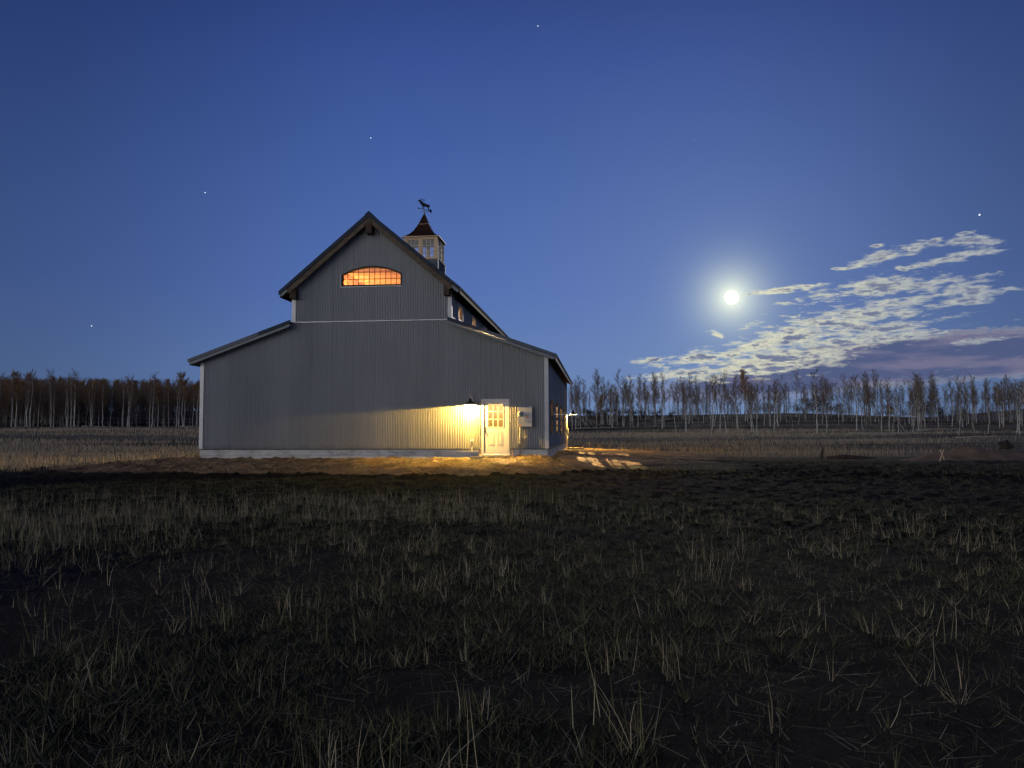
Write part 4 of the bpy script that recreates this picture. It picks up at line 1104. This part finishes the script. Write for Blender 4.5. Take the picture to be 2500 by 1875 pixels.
def blades(name, x, y, h, lean, az, w, curl, m, label, cat='grass', z0=None):
    n = len(x); z = gz(x, y)-.01 if z0 is None else z0
    dx, dy = np.cos(az), np.sin(az)
    fa = rng.uniform(0, 2*np.pi, n); fx, fy = np.cos(fa), np.sin(fa)
    V = np.empty((n, 8, 3))
    for k, t in enumerate((0, .4, .75, 1.)):
        off = lean*t + curl*t*t; zz = h*(t-.25*np.abs(curl)*t*t*2.)
        ww = w*(1-.88*t**1.5)/2
        cx = x+dx*off*h; cy = y+dy*off*h; cz = z+np.maximum(zz, .008+.02*t)
        V[:, 2*k] = np.stack([cx-fx*ww, cy-fy*ww, cz], -1); V[:, 2*k+1] = np.stack([cx+fx*ww, cy+fy*ww, cz], -1)
    b = (np.arange(n)*8)[:, None]
    Q = np.stack([b+np.array([[2*k, 2*k+1, 2*k+3, 2*k+2]]) for k in range(3)], 1).reshape(-1, 4)
    o = np_mesh(name, V.reshape(-1, 3), Q, m)
    return tag(o, label, cat, kind='stuff')
def scatter(n, r0, r1, a0=-36, a1=36, pw=1.0):
    """points with density falling with distance (pw 2 = even over the area)"""
    u = rng.random(n); r = (r0**pw + u*(r1**pw-r0**pw))**(1/pw); a = np.radians(rng.uniform(a0, a1, n)); return r*np.sin(a), r*np.cos(a)
def tufts(cx, cy, per, spread):
    k = rng.poisson(per, len(cx)) if np.isscalar(per) else rng.poisson(per)
    x = np.repeat(cx, k); y = np.repeat(cy, k); i = np.repeat(np.arange(len(cx)), k)
    a = rng.uniform(0, 2*np.pi, len(x)); q = np.abs(rng.normal(0, 1, len(x)))*spread
    return x+np.cos(a)*q, y+np.sin(a)*q, a, i
# 1 low green and withered ground cover
cx, cy = scatter(24000, 2.6, 24, pw=1.25)
keep = rng.random(len(cx)) > np.maximum(dirtf(cx, cy)*.93, .62*S((cx/cy-.05)/.4)*S((fbm(cx*.4, cy*.4, 71, 3)-.30)/.2)); cx, cy = cx[keep], cy[keep]
x, y, a, i = tufts(cx, cy, 9, .09)
n = len(x); sc = rng.uniform(.6, 1.4, len(cx))[i]
blades('short_grass', x, y, rng.uniform(.03, .11, n)*sc, rng.uniform(.1, 1.3, n), a+rng.normal(0, .6, n), rng.uniform(.0025, .005, n), rng.normal(0, .25, n), GM_GREEN, 'short dark green grass covering the foreground field')
# 2 tall dry stalks: thick on the left and along the pad's edge, thin on the right
cx, cy = scatter(12000, 3.4, 19.5, pw=1.6)
r = np.hypot(cx, cy); ap = cx/np.maximum(cy, .1)
dens = S((r-6.0)/3.0)*S((.10-ap)/.34)*1.0 + .55*S((r-11)/4)*S((.30-ap)/.2) + .02
dens = dens*(.12+1.3*S((fbm(cx*.5, cy*.5, 55, 3)-.42)/.14))*(1-dirtf(cx, cy))*S((17.6-3.0*S((ap+.12)/.2)-cy+2.4*(fbm(cx*.7, cx*0, 8)-.5))/1.2)
keep = rng.random(len(cx)) < dens; cx, cy = cx[keep], cy[keep]
x, y, a, i = tufts(cx, cy, 5, .09)
n = len(x); sc = (rng.uniform(.7, 1.25, len(cx))*(.78+.35*S((-.05-cx/cy)/.4)))[i]
blades('dry_grass', x, y, (.09+.26*rng.random(n)**1.4)*sc, rng.normal(0, .22, n), a, rng.uniform(.003, .0055, n), rng.normal(0, .2, n), GM_DRY, 'tall straw coloured grass standing across the near field')
# 3 thin scatter of single long stalks and splayed tufts in the foreground
cx, cy = scatter(700, 2.9, 15, pw=1.5); keep = rng.random(len(cx)) > dirtf(cx, cy)*.8; cx, cy = cx[keep], cy[keep]
x, y, a, i = tufts(cx, cy, 9, .03); n = len(x)
blades('tuft_grass', x, y, rng.uniform(.06, .22, n), np.abs(rng.normal(.35, .4, n)), a, rng.uniform(.0028, .005, n), rng.normal(.1, .22, n), GM_DRY, 'splayed withered tufts dotted over the dark foreground')
# stalk clumps right at the bottom of the picture
pts = []
for px, py, k, sp in ((745, 1900, 9, .06), (835, 1900, 9, .07), (935, 1890, 7, .06), (1105, 1760, 8, .06), (1145, 1900, 5, .05), (640, 1700, 6, .08), (250, 1680, 7, .08), (1450, 1760, 9, .08), (1480, 1640, 7, .07),
                      (1715, 1370, 14, .10), (1735, 1420, 14, .09), (1825, 1345, 10, .1), (1540, 1400, 12, .12), (2170, 1300, 26, .35), (2240, 1305, 22, .30), (2400, 1335, 24, .25), (2440, 1345, 14, .22), (2040, 1360, 12, .12), (2100, 1350, 12, .12),
                      (1240, 1240, 60, .9), (1330, 1235, 50, .7), (1180, 1235, 60, 1.), (1640, 1660, 20, .05), (300, 1630, 12, .05), (1560, 1830, 16, .05), (120, 1560, 10, .08), (1900, 1800, 5, .05), (2300, 1560, 5, .06), (2350, 1680, 5, .06)):
    wx, wy = px2w(px, py, -.6); pts += [(wx+random.gauss(0, sp), wy+random.gauss(0, sp)) for _ in range(k)]
pts = np.array(pts); n = len(pts)
blades('stalk_clump', pts[:, 0], pts[:, 1], rng.uniform(.16, .42, n), np.abs(rng.normal(0, .25, n)), rng.uniform(0, 6.28, n), rng.uniform(.004, .006, n), rng.normal(0, .16, n), GM_DRY, 'long pale stalks rising in loose clumps near the bottom edge')
# fallen straws lying on the soil


def straws():
    n = 5200; x, y = scatter(n, 2.8, 17, pw=1.4); a = rng.uniform(0, 6.28, n); L = rng.uniform(.06, .26, n); w = rng.uniform(.0015, .003, n); z = gz(x, y)
    x1, y1 = x+np.cos(a)*L, y+np.sin(a)*L; z1 = gz(x1, y1)+rng.uniform(.01, .06, n); px_, py_ = -np.sin(a)*w, np.cos(a)*w
    V = np.stack([np.stack([x-px_, y-py_, z+.012], -1), np.stack([x+px_, y+py_, z+.012], -1), np.stack([x1+px_*.4, y1+py_*.4, z1], -1), np.stack([x1-px_*.4, y1-py_*.4, z1], -1)], 1)
    Q = np.arange(n*4).reshape(-1, 4); tag(np_mesh('fallen_straw', V.reshape(-1, 3), Q, GM_DRY), 'straws lying flat on the dark soil', 'grass', kind='stuff')
straws()
# 4 the far meadow: pale bands of standing grass left and right of the barn
x, y = scatter(150000, 32, 125, pw=1.3)
bx, by = to_barn(x, y); inside = (bx > -15) & (bx < 1) & (by > -1) & (by < 19)
band = fbm(x*.02+3, y*.11, 91, 4); ap = x/y
dens = S((band-.42)/.12)*(1-padf(x, y)**.5)*(1-dirtf(x, y)) + .10
dens = np.where(ap > 0, dens*(.55+.45*S((y-50)/20))*S((1.3-ap*1.6)), dens)
keep = (rng.random(len(x)) < dens) & ~inside & ~((x > 0) & (y < 40)); x, y = x[keep], y[keep]; n = len(x); rr_ = np.hypot(x, y)
blades('meadow_grass', x, y, rng.uniform(.16, .46, n), rng.normal(0, .15, n), rng.uniform(0, 6.28, n), .004+.00022*rr_, rng.normal(0, .15, n), GM_PALE, 'pale bands of dry grass in the meadow between barn and trees')
x, y = scatter(26000, 20, 60, -5, 36, 1.5)
bx, by = to_barn(x, y)
keep = (rng.random(len(x)) < (1-dirtf(x, y))*.8*S((fbm(x*.3, y*.3, 66)-.4)/.15)) & (bx > 3); x, y = x[keep], y[keep]; n = len(x)
blades('low_meadow_grass', x, y, rng.uniform(.05, .18, n), rng.normal(0, .4, n), rng.uniform(0, 6.28, n), rng.uniform(.006, .012, n), rng.normal(0, .2, n), GM_GREEN, 'low dim green grass on the right beyond the dirt track')

# 5 clods, chips and pebbles turned up on the pad and the track
def clods():
    n0 = 26000; x, y = scatter(n0, 15, 36, -24, 34, 1.4); keep = (rng.random(n0) < dirt2(x, y)[0]**2*(.25+.9*S((fbm(x*.8, y*.8, 12, 3)-.42)/.12))); x, y = x[keep], y[keep]
    bx, by = to_barn(x, y); k2 = ~((bx > -14.2) & (bx < .15) & (by > -.12) & (by < 19)) & ~((bx > .3) & (bx < 4.5) & (by > -1) & (by < 4)); x, y = x[k2], y[k2]; n = len(x)
    r_ = .010+.055*rng.random(n)**4; z = gz(x, y)
    base = np.array([[1,0,0],[0,1,0],[-1,0,0],[0,-1,0],[.5,.5,.8],[-.5,.5,.8],[-.5,-.5,.8],[.5,-.5,.8]], float)
    V = base[None]*(1+rng.normal(0, .22, (n, 8, 3)))*r_[:, None, None]*np.array([1.2, 1.2, .8]); V += np.stack([x, y, z-.004], -1)[:, None, :]
    q = np.array([[0,1,5,4],[1,2,6,5],[2,3,7,6],[3,0,4,7],[4,5,6,7]]); Q = (np.arange(n)*8)[:, None, None]+q[None]
    tag(np_mesh('dirt_clods', V.reshape(-1, 3), Q.reshape(-1, 4), grass_mat('clods', [(.30,.23,.15), (.16,.12,.08), (.36,.28,.19), (.20,.15,.10)])), 'loose clods and pebbles strewn over the bare dirt', 'dirt', kind='stuff')
clods()
